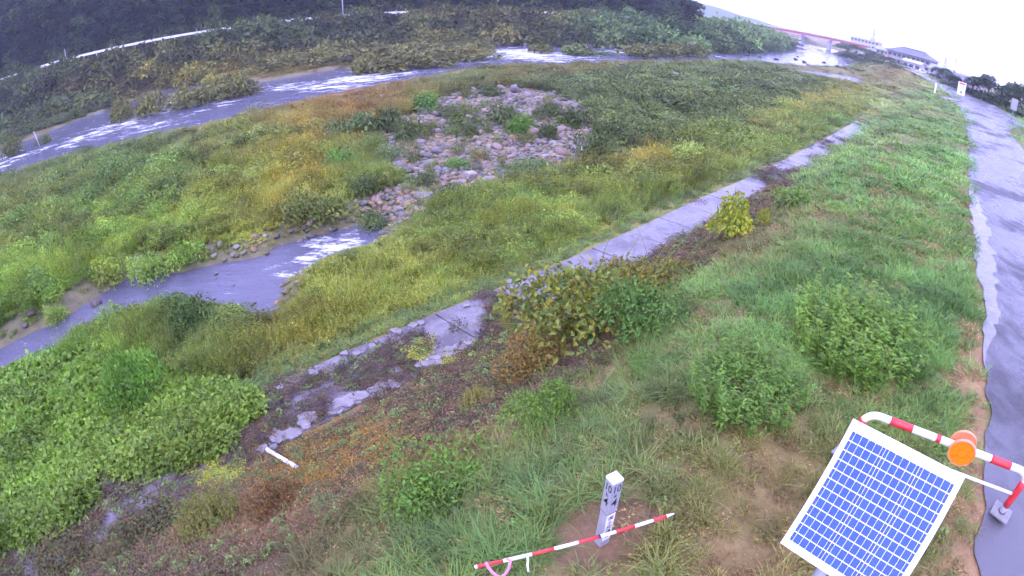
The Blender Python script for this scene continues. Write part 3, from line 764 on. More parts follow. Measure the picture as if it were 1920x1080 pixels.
# meadow on the flood plain
c = candidates(74000, 9, 330)
uw = c['u'] - (walk_u(c['s']) - 11.9)
wd = water_d(c); v = sdist(FSIDE, c['x'], c['y'])
kud = inz(Z_KUDZU, c); stone = inz(Z_STONE, c, 10)
on = (uw > 12.15) & ((c['r'] < 150) | (c['px'] > 1300)) & (wd < -.25) & ~kud & ~(stone & (rng.uniform(size=len(wd)) > .05)) & (v < 0)
c = sub(c, on); uw = uw[on]; wd = wd[on]
shr = inz(Z_SHRUB, c, 60)
rnd = rng.uniform(size=len(uw)); pat = fbm(c['x'] * .35, c['y'] * .35, 73, 3)
k = np.where(shr & (rnd < .85), 3, np.where(pat + .2 * (rnd - .5) > .47, 1, np.where(rnd < .35, 2, 0)))
sc = np.clip(c['r'] / 26, .75, 4.5) * np.where(k == 3, .8, 1)
edge = np.clip(np.minimum((uw - 11.9) / 2.0, (-wd) / np.where(c['r'] > 40, 7, 1.8)), .25, 1)
sc = sc * (.45 + .55 * edge)
scatter('meadow', 'tall yellow-green grass and weeds over the flood plain', ['meadow_grass', 'meadow_weed', 'seed_weed', 'shrub_clump'], c['x'], c['y'], c['z'], sc, k, np.where(((uw < 13.0) & (rng.uniform(size=len(uw)) < .7))[:, None], alb((108, 138, 88)) * rng.uniform(.7, 1.25, (len(uw), 1)), np.where(shr[:, None], alb((98, 114, 76)) * np.clip(rng.lognormal(0, .28, (len(uw), 1)), .5, 1.8) * np.array([1, 1, 1]), tints(c, .22, .09))), 'grass', .03, flat=np.clip(30 / c['r'], .22, 1.15) * np.clip(edge, .4, 1) * np.clip(.15 + 1.4 * fbm(c['x'] * .33, c['y'] * .33, 74, 3) + .6 * vnoise(c['x'] * 1.1, c['y'] * 1.1, 78), .35, 1.9))

# rounded leafy hummocks that break up the meadow
c = candidates(9500, 14, 125, -95, 45)
uw = c['u'] - (walk_u(c['s']) - 11.9); wd = water_d(c); v = sdist(FSIDE, c['x'], c['y'])
on = (uw > 13.6) & (wd < -np.where(c['r'] > 40, 2.2, 1.0)) & (v < -3) & ~inz(Z_KUDZU, c) & ~(inz(Z_STONE, c, 10) & (rng.uniform(size=len(wd)) > .12)) & (fbm(c['x'] * .2, c['y'] * .2, 91, 3) + .12 * rng.uniform(size=len(wd)) > .50)
c = sub(c, on); n = len(c['x'])
hm = np.clip(rng.lognormal(-.25, .3, n), .4, 1.35) * np.clip(c['r'] / 26, .62, 1.5)
scatter('meadow_hummocks', 'rounded leafy weed hummocks over the flood plain', ['hummock'], c['x'], c['y'], c['z'], hm, np.zeros(n, int), np.where(inz(Z_SHRUB, c)[:, None], alb((96, 114, 76)) * np.clip(rng.lognormal(0, .3, (n, 1)), .5, 1.9), tints(c, .24, .08) * np.array((.86, .95, 1.0))), 'weeds', .05, .1, flat=np.clip(34 / c['r'], .4, .85))

# creeping broad-leaved vine at the walkway's end
c = candidates(16000, 6, 26, -100, -20); c = sub(c, inz(Z_KUDZU, c) & (water_d(c) < -.2))
scatter('vine_cover', 'bright green broad-leaved vine smothering the bank by the walkway', ['kudzu'], c['x'], c['y'], c['z'], np.clip(c['r'] / 13, .75, 1.3), np.zeros(len(c['x']), int), tints(c, .2, .03) * .35 + .58 * alb((116, 154, 52)) * np.clip(.55 + .95 * fbm(c['x'] * .6, c['y'] * .6, 93, 3) + rng.normal(0, .13, len(c['x'])), .4, 1.6)[:, None], 'vine', .02, .2)

# dead growth and moss at the foot of the slope and over the walkway
c = candidates(52000, 4.5, 45, -95, 40)
uw = c['u'] - (walk_u(c['s']) - 11.9)
walkz = (uw > 10.15) & (uw < 11.95)
n1 = fbm(c['x'] * .75, c['y'] * .75, 75, 4); rnd = rng.uniform(size=len(n1))
clear = inside([(985, 528), (1100, 470), (1240, 408), (1350, 360), (1420, 335), (1455, 352), (1330, 425), (1200, 480), (1060, 530)], c['px'], c['py']) | inside([(1440, 318), (1500, 284), (1535, 284), (1480, 325)], c['px'], c['py'])
strip2 = inside([(495, 838), (640, 765), (820, 683), (830, 700), (660, 792), (520, 858)], c['px'], c['py']) | inside([(575, 692), (700, 640), (830, 585), (840, 600), (720, 655), (600, 705)], c['px'], c['py'])
cover = walkz & ~clear & ~(strip2 & (rnd > .08)) & (n1 > np.where(c['s'] < 9, .425, .46))
on = ((inz(Z_BROWN, c) & (uw < 10.3)) | cover) & (c['s'] < 48) & ~(strip2 & (rnd > .06))
c = sub(c, on); n1 = n1[on]; wz = walkz[on]; n = len(n1); rnd = rng.uniform(size=n)
c['z'] = np.where(wz, np.maximum(c['z'], -2.985), c['z'])
gold = (np.exp(-((c['px'] - 690) / 130) ** 2 - ((c['py'] - 850) / 60) ** 2) + np.exp(-((c['px'] - 560) / 70) ** 2 - ((c['py'] - 900) / 40) ** 2)) * .9
lime = np.maximum(np.exp(-((c['px'] - 820) / 55) ** 2 - ((c['py'] - 668) / 14) ** 2), np.exp(-((c['px'] - 415) / 50) ** 2 - ((c['py'] - 888) / 20) ** 2))
k = np.where((rnd < gold * .8) | (rnd < lime), 1, np.where((rnd > .90), 2, 0))
dead = np.array([alb((100, 82, 86)), alb((118, 92, 88)), alb((74, 66, 72)), alb((132, 108, 92)), alb((92, 82, 82)), alb((102, 106, 74)), alb((84, 70, 70))])
tt = dead[rng.integers(0, 7, n)] * rng.uniform(.7, 1.35, n)[:, None]
red = np.exp(-((c['px'] - 450) / 260) ** 2 - ((c['py'] - 990) / 60) ** 2)[:, None]
tt = tt * (1 - red * .6) + alb((150, 114, 98)) * red * .6
tt = np.where(wz[:, None], tt * np.array((.72, .70, .82)), tt)
tt = np.where((k == 1)[:, None], np.where((lime > gold)[:, None], alb((165, 175, 50)), alb((146, 116, 56))) * rng.uniform(.7, 1.3, n)[:, None], tt)
tt = np.where((k == 2)[:, None], alb((105, 135, 85)) * rng.uniform(.7, 1.3, n)[:, None], tt)
scatter('dead_undergrowth', 'reddish-brown dead creepers and moss along the walkway', ['dead_mat', 'moss', 'clover'], c['x'], c['y'], c['z'], np.clip(c['r'] / 11, .8, 2.0), k, tt, 'undergrowth', .005, .15, flat=np.where(wz, .28, .7))

# bushes of the far bank and the bars
c = candidates(17000, 60, 300, -75, 40)
v = sdist(FSIDE, c['x'], c['y']); wd = water_d(c)
on = (v > -14) & ((v < 15.2) | ((v > 19.5) & (v < 24))) & (wd < -.8) & (c['u'] > 30)
c = sub(c, on); v = v[on]
rd = np.where(v > 19, 1.1, 1) * np.where((v > 10) & (v < 19), np.where(((c['px'] > 90) & (c['px'] < 470)) | ((c['px'] > 525) & (c['px'] < 605)) | ((c['px'] > 738) & (c['px'] < 770)) | ((c['px'] > 1000) & (c['px'] < 1070)), .45, .95), 1) * np.where(v < -3, .75, 1)
scatter('far_bank_bushes', 'dark mixed scrub covering the far river bank', ['far_bush', 'shrub_clump'], c['x'], c['y'], c['z'], np.clip(c['r'] / 95, .8, 1.9) * rd * np.where((v > -2) & (v < 10), rng.uniform(.8, 2.1, len(v)), rng.uniform(.7, 1.3, len(v))), (rng.uniform(size=len(v)) < .25).astype(int), tints(c, .34, .07), 'bushes', .2)

# the wood above the far road
n = 5200
sw = rng.uniform(-170, 190, n); vw = 21 + 45 * rng.uniform(0, 1, n) ** 1.4
fp = np.array([to_st(*p) for p in FOOT]); tw = np.interp(sw, fp[:, 0], fp[:, 1]) + vw
x, y = to_xy(sw, tw); v = sdist(FSIDE, x, y); keep = (v > 21.5) & (rng.uniform(size=n) < road_fade(x, y) + .0)
x, y = x[keep], y[keep]; z = ground(x, y)
fc = np.array([alb((46, 62, 44)), alb((38, 54, 42)), alb((58, 76, 46)), alb((34, 48, 44))])
sz_ = rng.uniform(.6, 1.15, len(x)) * np.where(sdist(FSIDE, x, y) < 27, .75, 1)
scatter('hillside_wood', 'dark dense wood rising on the hillside across the river', ['forest_tree'], x, y, z, sz_, np.zeros(len(x), int), fc[rng.integers(0, 4, len(x))] * rng.lognormal(-.25, .5, (len(x), 1)), 'wood', .3, .05)
# ================================================================== things close to the camera
def ztop_for(x, y, py):
    z = np.linspace(-.5, 4, 901); _, q = project(np.full(901, x), np.full(901, y), z); return float(z[np.argmin(abs(q - py))])
# ---- arch barricade at the road's edge
rx_, ry_ = hitz(1868, 972, -.05)
za = ztop_for(rx_, ry_, 888)
lx_, ly_ = hitz(1616, 790, za - .14)
ra, RB = .043, .17
A_ = Vector((lx_, ly_, 0)); B_ = Vector((rx_, ry_, 0)); ex = (B_ - A_).normalized(); Wd = (B_ - A_).length
arch = empty('arch_barricade', ((lx_ + rx_) / 2, (ly_ + ry_) / 2, -.06)); tag(arch, 'white steel hoop barricade with red bands standing at the road edge', 'barricade')
inv = -Vector(arch.location)
pts = [A_ + Vector((0, 0, -.05))]
for k in range(9):
    a = math.pi / 2 * k / 8; pts.append(A_ + ex * (RB - RB * math.cos(a)) + Vector((0, 0, za - RB + RB * math.sin(a))))
for k in range(9):
    a = math.pi / 2 * (8 - k) / 8; pts.append(B_ - ex * (RB - RB * math.cos(a)) + Vector((0, 0, za - RB + RB * math.sin(a))))
pts.append(B_ + Vector((0, 0, -.05)))
pts = [p + inv for p in pts]
MB().tube(pts, ra, 16).obj('hoop', M['white'], arch, True)
def at_len(q):
    d = 0
    for a, b in zip(pts, pts[1:]):
        l = (b - a).length
        if d + l >= q: return a + (b - a) * ((q - d) / l)
        d += l
    return pts[-1]
tot = sum((b - a).length for a, b in zip(pts, pts[1:]))
h0 = za + .05
for a, b in ((.15, .36), (h0 - .22, h0 - .10), (h0 + .22, h0 + .50), (h0 + .80, h0 + .86), (tot - h0 - .50, tot - h0 - .22), (tot - h0 + .12, tot - .22)):
    MB().tube([at_len(a + (b - a) * k / 4) for k in range(5)], ra + .003, 16).obj('band', M['red'], arch, True)
MB().tube([A_ + inv + Vector((0, 0, .36)), B_ + inv + Vector((0, 0, .36))], .02, 10).obj('middle_rail', M['white'], arch, True)
for p in (A_, B_):
    o = MB().box(p + inv + Vector((0, 0, .062)), (.27, .27, .03), 0.5, bev=.006).obj('footing', M['conc'], arch)
    MB().tube([p + inv + Vector((0, 0, .0775)), p + inv + Vector((0, 0, .084))], ra + .012, 16).obj('collar', M['black'], o, True)
# double round delineator clamped on the hoop
fx = at_len(h0 - .16 + (Wd) * .60)
axis = Vector((SA, CA, 0)); side = Vector((CA, -SA, 0)); upv = Vector((0, 0, 1))
def disc(name, parent, c, rad, th, m, n=32, r0=0, a0=0, a1=2 * math.pi):
    vs = []; fs = []
    full = a1 - a0 > 6.28
    k = n if full else n + 1
    for d in (0, th):
        for r in ((rad,) if r0 == 0 and full else (r0, rad)):
            vs += [c - axis * d + (side * math.cos(a0 + (a1 - a0) * i / n) + upv * math.sin(a0 + (a1 - a0) * i / n)) * r for i in range(k)]
    mb = MB()
    if r0 == 0 and full:
        fs = [tuple(range(n)), tuple(range(2 * n - 1, n - 1, -1))] + [(i, i + n, (i + 1) % n + n, (i + 1) % n) for i in range(n)]
    else:
        g = lambda d, r, i: (d * 2 + r) * k + (i % k if full else i)
        for i in range(n):
            fs += [(g(0, 0, i), g(0, 0, i + 1), g(0, 1, i + 1), g(0, 1, i)), (g(1, 0, i), g(1, 1, i), g(1, 1, i + 1), g(1, 0, i + 1)),
                   (g(0, 1, i), g(0, 1, i + 1), g(1, 1, i + 1), g(1, 1, i)), (g(0, 0, i + 1), g(0, 0, i), g(1, 0, i), g(1, 0, i + 1))]
        if not full: fs += [(g(0, 0, 0), g(0, 1, 0), g(1, 1, 0), g(1, 0, 0)), (g(0, 0, n), g(1, 0, n), g(1, 1, n), g(0, 1, n))]
    return mb.add(vs, fs).obj(name, m, parent)
RD = .165
fr = disc('reflector', arch, fx - axis * .065, RD, .03, M['orange_rim']); fr['label'] = 'front orange disc with eight-segment lens facing the camera'
disc('rim', fr, fx - axis * .096, RD, .012, M['orange_rim'], 40, RD - .014)
for i in range(8):
    disc('lens_segment', fr, fx - axis * .0955, RD - .019, .006, M['orange'], 6, .062, i * math.pi / 4 + .03, (i + 1) * math.pi / 4 - .03)
disc('lens_centre', fr, fx - axis * .0955, .056, .007, M['orange'], 24)
bk = disc('reflector', arch, fx + axis * .095, RD, .03, M['orange_rim']); bk['label'] = 'rear orange disc seen from behind with two bolts'
disc('rim', bk, fx + axis * .064, RD, .010, M['orange_rim'], 40, RD - .012)
for sg in (-1, 1):
    MB().tube([fx + side * .06 * sg - axis * .06 + upv * .05, fx + side * .06 * sg + axis * .066 + upv * .05], .013, 10).obj('clamp_bolt', M['galv'], arch, True)
MB().tube([fx - ex * .05, fx + ex * .05], ra + .008, 16).obj('clamp', M['galv'], arch, True)

# ---- solar panel on its own pole
r1, r2, r3 = ray(1600, 785), ray(1810, 894), ray(1463, 1018)
k2 = .98; a1_, b1_ = r1, r2 * k2; e1 = b1_ - a1_; k3 = (a1_ @ e1) / (r3 @ e1); c1_ = r3 * k3
scl = .54 / np.linalg.norm(e1)
TLp = Vector(a1_ * scl) + Vector((0, 0, CAMZ)); TRp = Vector(b1_ * scl) + Vector((0, 0, CAMZ)); BLp = Vector(c1_ * scl) + Vector((0, 0, CAMZ))
pw, ph = (TRp - TLp).length, (BLp - TLp).length
vx = (TRp - TLp).normalized(); vy = (BLp - TLp).normalized(); vn = vy.cross(vx).normalized()
if vn.z < 0: vn = -vn
px_, py_ = hitz(1540, 1072, 2.0)
gpz = gz(px_, py_)
pan = empty('solar_panel', (px_, py_, gpz)); tag(pan, 'blue solar panel with white frame mounted on a steel pole beside the camera', 'solar panel')
o0 = TLp - Vector((px_, py_, gpz))
rotm = Matrix((vx, vy, vn)).transposed()
def P(x, y, z): return o0 + vx * x + vy * y + vn * z
def pbox(name, m, x0, x1, y0, y1, z0, z1, parent=pan, bev=0.):
    return MB().box(P((x0 + x1) / 2, (y0 + y1) / 2, (z0 + z1) / 2), (x1 - x0, y1 - y0, abs(z1 - z0)), rot=rotm, bev=bev).obj(name, m, parent)
fw = .015
pbox('backsheet', M['backsheet'], fw, pw - fw, fw, ph - fw, -.006, 0)
for b in ((0, pw, 0, fw), (0, pw, ph - fw, ph), (0, fw, fw + .0005, ph - fw - .0005), (pw - fw, pw, fw + .0005, ph - fw - .0005)):
    pbox('frame_bar', M['alu'], *b, -.03, .006, bev=.002)
def mat_cell():
    m, t, o = mat('solar_cell')
    n = N(t, 'ShaderNodeTexVoronoi'); n.inputs['Scale'].default_value = 70; t.links.new(objco(t), n.inputs['Vector'])
    c = mixc(t, n.outputs['Color'], (.02, .06, .34), (.032, .09, .46))
    p = pbsdf(t, o, c, .4, 0, None, spec=.3); p.inputs['Coat Weight'].default_value = .25; p.inputs['Coat Roughness'].default_value = .06; return m
M['cell'] = mat_cell()
cx0, cx1, cy0, cy1 = fw + .008, pw - fw - .010, fw + .028, ph - fw - .016
cw, ch = (cx1 - cx0) / 3, (cy1 - cy0) / 12
cellm = MB(); bus = .003; gap = .0032; rgap = .0048
inner = cw - gap; ws = np.array([.45, 1, 1, 1, 1, .45]); ws = ws / ws.sum() * (inner - 5 * bus)
xx = 0
for q in ws:
    cellm.box(vx * (xx + q / 2) + vy * ((ch - rgap) / 2) + vn * .0015, (q, ch - rgap, .002), rot=rotm); xx += q + bus
cme = mesh('solar_cell', cellm.v, cellm.f, M['cell'])
for i in range(3):
    for j in range(12):
        o = link(bpy.data.objects.new('solar_cell', cme), pan); o.location = P(cx0 + i * cw + gap / 2, cy0 + j * ch + rgap / 2, .0005)
pbox('rating_label', M['galv'], pw - fw - .085, pw - fw - .03, fw + .012, fw + .022, .0008, .0022)
zpan = TLp.z - (vn.x * (px_ - TLp.x) + vn.y * (py_ - TLp.y)) / vn.z
MB().tube([(0, 0, -.2), (0, 0, zpan - gpz - .10)], .032, 14).obj('pole', M['galv'], pan, True)
pbox('mounting_rail', M['galv'], .05, pw - .05, .14, .18, -.062, -.031)
pbox('mounting_rail', M['galv'], .05, pw - .05, .38, .42, -.062, -.031)

# ---- kilometre post
kx, ky, kz = pick(1127, 1018)
azp = math.atan2(kx, ky)
post = empty('kilometre_post', (kx, ky, kz), 0); tag(post, 'grey-white square kilometre post lettered 10 k 4 in bare soil', 'marker post')
KH = ztop_for(kx, ky, 893) - kz
fyaw = -azp - math.pi / 4                          # local +x -> right face, -y -> left face, seen from the camera
def kbox(name, m, z0, z1, wd, bev=.004): return MB().box((0, 0, (z0 + z1) / 2), (wd, wd, z1 - z0), fyaw, bev=bev).obj(name, m, post)
zs = KH * .53
kbox('shaft', M['postgrey'], -.15, zs - .006, .098)
kbox('band', M['brown'], zs - .0055, zs + .0045, .100, .001)
kbox('head', M['postgrey'], zs + .005, KH - .04, .104)
cap = MB(); h = .054
rmz = Matrix.Rotation(fyaw, 3, 'Z')
vs = [rmz @ Vector((a * h, b * h, z)) for z, h in ((KH - .0395, .054), (KH - .012, .054), (KH + .012, .022)) for a, b in ((-1, -1), (1, -1), (1, 1), (-1, 1))]
cap.add(vs, [(3, 2, 1, 0), (8, 9, 10, 11)] + [(l * 4 + i, l * 4 + (i + 1) % 4, l * 4 + 4 + (i + 1) % 4, l * 4 + 4 + i) for l in (0, 1) for i in range(4)])
cap.obj('cap', M['white'], post)
def text_mesh(txt, size, m):
    cu = bpy.data.curves.new('lettering', 'FONT'); cu.body = txt; cu.size = size; cu.align_x = 'CENTER'; cu.align_y = 'CENTER'; cu.extrude = .0006; cu.offset = size * .002
    ob = bpy.data.objects.new('lettering', cu); COL.objects.link(ob)
    dg = bpy.context.evaluated_depsgraph_get(); me = bpy.data.meshes.new_from_object(ob.evaluated_get(dg))
    bpy.data.objects.remove(ob); me.materials.clear(); me.materials.append(m); return me
def on_face(me, face, z, parent, name, xo=0., wd=.104, sx=1.):
    # face: 'L' normal is local -y, 'R' normal is local +x (after yaw)
    a = fyaw + (0 if face == 'L' else math.pi / 2)
    o = link(bpy.data.objects.new(name, me), parent)
    o.rotation_euler = (math.pi / 2, 0, a)
    nrm = Vector((math.sin(a), -math.cos(a), 0)); hor = Vector((math.cos(a), math.sin(a), 0))
    o.location = nrm * (wd / 2 + .0012) + hor * xo + Vector((0, 0, z)); o.scale = (sx, 1, 1); return o
t10, tk, t4 = text_mesh('10', .125, M['black']), text_mesh('k', .075, M['black']), text_mesh('4', .15, M['black'])
for f in 'LR':
    on_face(t10, f, KH - .125, post, 'numeral', sx=.74); on_face(tk, f, KH - .215, post, 'numeral', sx=.9); on_face(t4, f, KH - .315, post, 'numeral', sx=.86)
a = fyaw + math.pi / 2; nrm = Vector((math.sin(a), -math.cos(a), 0))
pl = MB().box(nrm * .0505 + Vector((0, 0, zs - .22)), (.092, .003, .41), a).obj('name_plate', M['white'], post)
for i, ch_ in enumerate('国土交通省'):
    on_face(text_mesh(ch_, .062, M['black']), 'R', zs - .07 - i * .072, pl, 'character', wd=.1045)

# ---- ranging pole lying in the grass
qa = Vector((*hitz(890, 1063, .13), .13)); qb = Vector((*hitz(1264, 963, .10), .10))
rp = empty('ranging_pole', (qa.x, qa.y, 0)); tag(rp, 'red and white ranging pole lying in the grass in front of the kilometre post', 'survey pole')
oa = Vector((0, 0, qa.z)); dv = qb - qa
fr_ = [0, .012, .13, .265, .37, .49, .592, .68, .78, .88, .955, 1]
cl_ = ['white', 'red', 'white', 'red', 'white', 'red', 'white', 'red', 'white', 'red', 'white']
for a, b, c_ in zip(fr_, fr_[1:], cl_):
    MB().tube([oa + dv * a, oa + dv * (b - .0004)], .0175 if b < .99 else [.0175, .006], 12).obj('band', M[c_], rp, True)
MB().tube([oa + dv * .592, oa + dv * .6], .0195, 12).obj('joint_ring', M['black'], rp, True)
def ribbon(name, pts, wd, m, label, cat):
    pts = [Vector(p) for p in pts]; vs = []; n = len(pts)
    for i, p in enumerate(pts):
        d = (pts[min(i + 1, n - 1)] - pts[max(i - 1, 0)]).normalized(); s_v = d.cross(Vector((.3, -.8, .55))).normalized()
        nn = d.cross(s_v) * .0015
        vs += [p + s_v * wd / 2 + nn, p - s_v * wd / 2 + nn, p - s_v * wd / 2 - nn, p + s_v * wd / 2 - nn]
    f = [(i * 4 + k, i * 4 + (k + 1) % 4, i * 4 + 4 + (k + 1) % 4, i * 4 + 4 + k) for i in range(n - 1) for k in range(4)] + [(3, 2, 1, 0), (n * 4 - 4, n * 4 - 3, n * 4 - 2, n * 4 - 1)]
    o = MB().add(vs, f).obj(name, m, None, True); return tag(o, label, cat)
def rpt(px, py, z): return (*hitz(px, py, z), z)
ribbon('pink_ribbon', [rpt(911, 1054, .155), rpt(916, 1064, .13), rpt(922, 1072, .10), rpt(930, 1079, .08), rpt(940, 1082, .08), rpt(948, 1076, .10), rpt(954, 1066, .12), rpt(957, 1052, .15), rpt(950, 1047, .155)], .026, M['pink'], 'pink ribbon looped under the left end of the ranging pole', 'ribbon')
ribbon('white_ribbon', [rpt(988, 1040, .165), rpt(990, 1050, .13), rpt(989, 1060, .10), rpt(991, 1072, .06)], .018, M['white'], 'short white ribbon hanging from the ranging pole', 'ribbon')

# ---- white pipe lying on the slope, with withered stalk
a3, b3 = pick(505, 851), pick(560, 882)
pa = Vector(a3) + Vector((0, 0, .10)); pb = Vector(b3) + Vector((0, 0, .06))
pp = empty('white_pipe', b3); tag(pp, 'short white plastic pipe lying by the walkway edge', 'pipe')
o_ = Vector(b3)
MB().tube([pa - o_, pb - o_], .042, 14).obj('tube', M['white'], pp, True)
MB().tube([pa - o_ + (pa - pb).normalized() * .01, pa - o_ + (pb - pa).normalized() * .06], .049, 14).obj('end_cap', M['white'], pp, True)
MB().tube([pb - o_ + (pa - pb).normalized() * .05, pb - o_ - (pa - pb).normalized() * .012], .047, 14).obj('end_cap', M['galv'], pp, True)
sx_, sy_, sz_2 = pick(508, 848)
ws_ = empty('withered_stalk', (sx_, sy_, sz_2)); tag(ws_, 'dark withered weed stalk standing at the end of the white pipe', 'plant')
tp = Vector((*hitz(492, 818, sz_2 + .5), sz_2 + .5)) - Vector((sx_, sy_, sz_2))
MB().tube([(0, 0, -.03), tp * .4 + Vector((.02, 0, .0)), tp * .8, tp], [.02, .015, .012, .03], 8).obj('stem', M['drystem'], ws_, True)
hd = plant_mesh('seed_head', leafmound(60, .07, .12, .05, .02, 5, .2), M['leaf'])
o = link(bpy.data.objects.new('seed_head', hd), ws_); o.location = tp - Vector((0, 0, .05)); o.color = (.06, .05, .06, 1)
g5 = np.random.default_rng(6); tw = MB()
for i in range(7):
    q = .3 + .1 * i; b = tp * q; d = Vector((g5.normal(0, .1), g5.normal(0, .1), g5.uniform(-.05, .12))); tw.tube([b, b + d], [.006, .003], 5)
tw.obj('twigs', M['drystem'], ws_)
# ================================================================== signs, posts, rails
def size_at(px, x, y, z=0): return px / FPX * math.sqrt(x * x + y * y + (z - CAMZ) ** 2)
def face_cam(x, y): return -math.atan2(x, y)
sx, sy, sz = pick(1800, 183)
d1 = size_at(1, sx, sy)
sb = empty('notice_board', (sx, sy, sz), face_cam(sx, sy)); tag(sb, 'white notice board with red heading standing beside the levee road', 'sign')
pw_, ph_ = 14.5 * d1, 22 * d1
MB().tube([(0, .05, -.3), (0, .05, 6 * d1 + ph_ * 1.22)], .045, 10).obj('post', M['galv'], sb, True)
MB().box((0, 0, 4.5 * d1 + ph_ / 2), (pw_, .04, ph_), bev=.01).obj('plate', M['white'], sb)
M['signred'] = simple('sign_red', (.75, .06, .06), .5); M['signblue'] = simple('sign_blue', (.20, .33, .55), .5)
MB().box((0, -.024, 4.5 * d1 + ph_ * .88), (pw_ * .72, .006, ph_ * .12)).obj('heading', M['signred'], sb)
for i, q in enumerate((.74, .66, .58, .50)): MB().box((0, -.024, 4.5 * d1 + ph_ * q), (pw_ * (.7 - .08 * (i % 2)), .006, ph_ * .028)).obj('text_line', M['signblue'], sb)
MB().add([(0, -.026, 4.5 * d1 + ph_ * .40), (-pw_ * .2, -.026, 4.5 * d1 + ph_ * .12), (pw_ * .2, -.026, 4.5 * d1 + ph_ * .12)], [(0, 1, 2)]).obj('symbol', M['signblue'], sb)
rb = ray(1902, 196); kb = 82 / math.hypot(rb[0], rb[1]); sx, sy = rb[0] * kb, rb[1] * kb; sz = gz(sx, sy); d1 = size_at(1, sx, sy); zc_ = CAMZ + rb[2] * kb - sz
sb = empty('notice_board', (sx, sy, sz), face_cam(sx, sy)); tag(sb, 'pale grey board on a post right of the road by dark trees', 'sign')
MB().tube([(0, .05, -.3), (0, .05, zc_ + 8 * d1)], .045, 10).obj('post', M['galv'], sb, True)
MB().box((0, 0, zc_), (11.5 * d1, .04, 19 * d1), bev=.01).obj('plate', M['postgrey'], sb)
for q in (5, 2.5, 0, -2.5, -5): MB().box((0, -.023, zc_ + q * d1), (7.5 * d1, .004, .7 * d1)).obj('text_line', M['galv'], sb)
sx, sy, sz = pick(1752, 176); d1 = size_at(1, sx, sy)
sb = empty('marker_post', (sx, sy, sz), face_cam(sx, sy)); tag(sb, 'slim white marker post in the grass left of the road bend', 'marker post')
MB().box((0, 0, 8 * d1), (.20, .20, 20 * d1), .6, bev=.01).obj('shaft', M['white'], sb)
MB().box((0, 0, 18.6 * d1), (.22, .22, 1.2 * d1), .6, bev=.03).obj('cap', M['white'], sb)

def stake(px, py, hpx, rad, label, lean=(0, 0), m='white', name='white_stake', cat='stake'):
    x, y, z = pick(px, py); d = size_at(1, x, y, z); h = hpx * d
    o = empty(name, (x, y, z)); tag(o, label, cat)
    MB().tube([(0, 0, -.3), (lean[0] * h, lean[1] * h, h)], [rad, rad * .85], 8).obj('shaft', M[m], o, True)
    MB().tube([(lean[0] * h, lean[1] * h, h), (lean[0] * h * 1.02, lean[1] * h * 1.02, h * 1.03)], [rad * 1.25, rad * .8], 8).obj('cap', M[m], o, True)
stake(76, 276, 28, .09, 'thin pale stake leaning out of the river at the left', (-.32, 0), 'postgrey')
stake(716, 190, 13, .16, 'stubby white stake among the grass near the stony bar')
stake(30, 532, 16, .05, 'thin grey stake in the meadow left of the stream', (-.4, 0), 'postgrey')

# far road: guardrail with posts, tall poles
fpt = np.array([to_st(*p) for p in FOOT])
def far_pt(s, v):
    t = np.interp(s, fpt[:, 0], fpt[:, 1]); t2 = np.interp(s + 1, fpt[:, 0], fpt[:, 1])
    n = np.array((-(t2 - t), 1.)); n /= np.linalg.norm(n); return to_xy(s + n[0] * v, t + n[1] * v)
def fz(x, y): return float(far_road_z(np.array(x), np.array(y)))
gs = np.arange(-66, 122, 3.)
gp = [far_pt(s, 15.6) for s in gs]
x0, y0 = gp[0]
rail = empty('guardrail', (x0, y0, fz(x0, y0))); tag(rail, 'long white guardrail of the road above the far river bank', 'guardrail')
o_ = Vector(rail.location)
for i, (a, b) in enumerate(zip(gp, gp[1:])):
    za_, zb_ = fz(*a) + 1.15, fz(*b) + 1.15
    A1, B1 = Vector((*a, za_)) - o_, Vector((*b, zb_)) - o_
    d = (B1 - A1).normalized(); n = Vector((-d.y, d.x, 0)); u = Vector((0, 0, 1))
    prof = [(-.26, 0), (-.16, .05), (0, .01), (.16, .05), (.26, 0)]
    vs = [p + u * q[0] - n * (q[1] + w) for p in (A1, B1) for w in (0, .02) for q in prof]
    f = []
    for k in range(4): f += [(k, k + 1, 11 + k, 10 + k), (5 + k, 15 + k, 16 + k, 6 + k)]
    f += [(0, 10, 15, 5), (4, 9, 19, 14)]
    MB().add(vs, f).obj('rail', M['white'], rail)
    MB().tube([A1 + n * .09 - u * 1.7, A1 + n * .09 + u * .12], .06, 8).obj('post', M['white'], rail, True)
def tall_pole(px, pyb, pyt, v, rad, label, m='postgrey', arm=False):
    az_ = math.atan2(*ray(px, pyb)[:2]); best = min(np.arange(-120, 160, .25), key=lambda s: abs(math.atan2(*far_pt(s, v)) - az_))
    x, y = far_pt(best, v); z = gz(x, y); zt = CAMZ + ray(px, pyt)[2] / math.hypot(*ray(px, pyt)[:2]) * math.hypot(x, y)
    o = empty('roadside_pole', (x, y, z)); tag(o, label, 'pole')
    MB().tube([(0, 0, -.4), (0, 0, zt - z)], [rad, rad * .75], 8).obj('shaft', M[m], o, True)
    if arm: MB().tube([(0, 0, zt - z), (.2, -.9, zt - z + .25), (.3, -1.5, zt - z + .25)], rad * .6, 6).obj('arm', M[m], o, True)
    else: MB().tube([(0, 0, zt - z), (0, 0, zt - z + .12)], [rad * 1.3, rad * .6], 8).obj('cap', M[m], o, True)
tall_pole(644, 30, -12, 14.8, .16, 'tall pale pole above the far bank, cut off by the top of the picture', arm=True)
tall_pole(743, 46, 20, 13.0, .17, 'pale pole rising from the far bank scrub below the tall pole')
tall_pole(125, 118, 92, 14.6, .12, 'pale post beside the left end of the far guardrail')
tall_pole(369, 66, 55, 14.7, .10, 'short post behind the middle of the far guardrail')
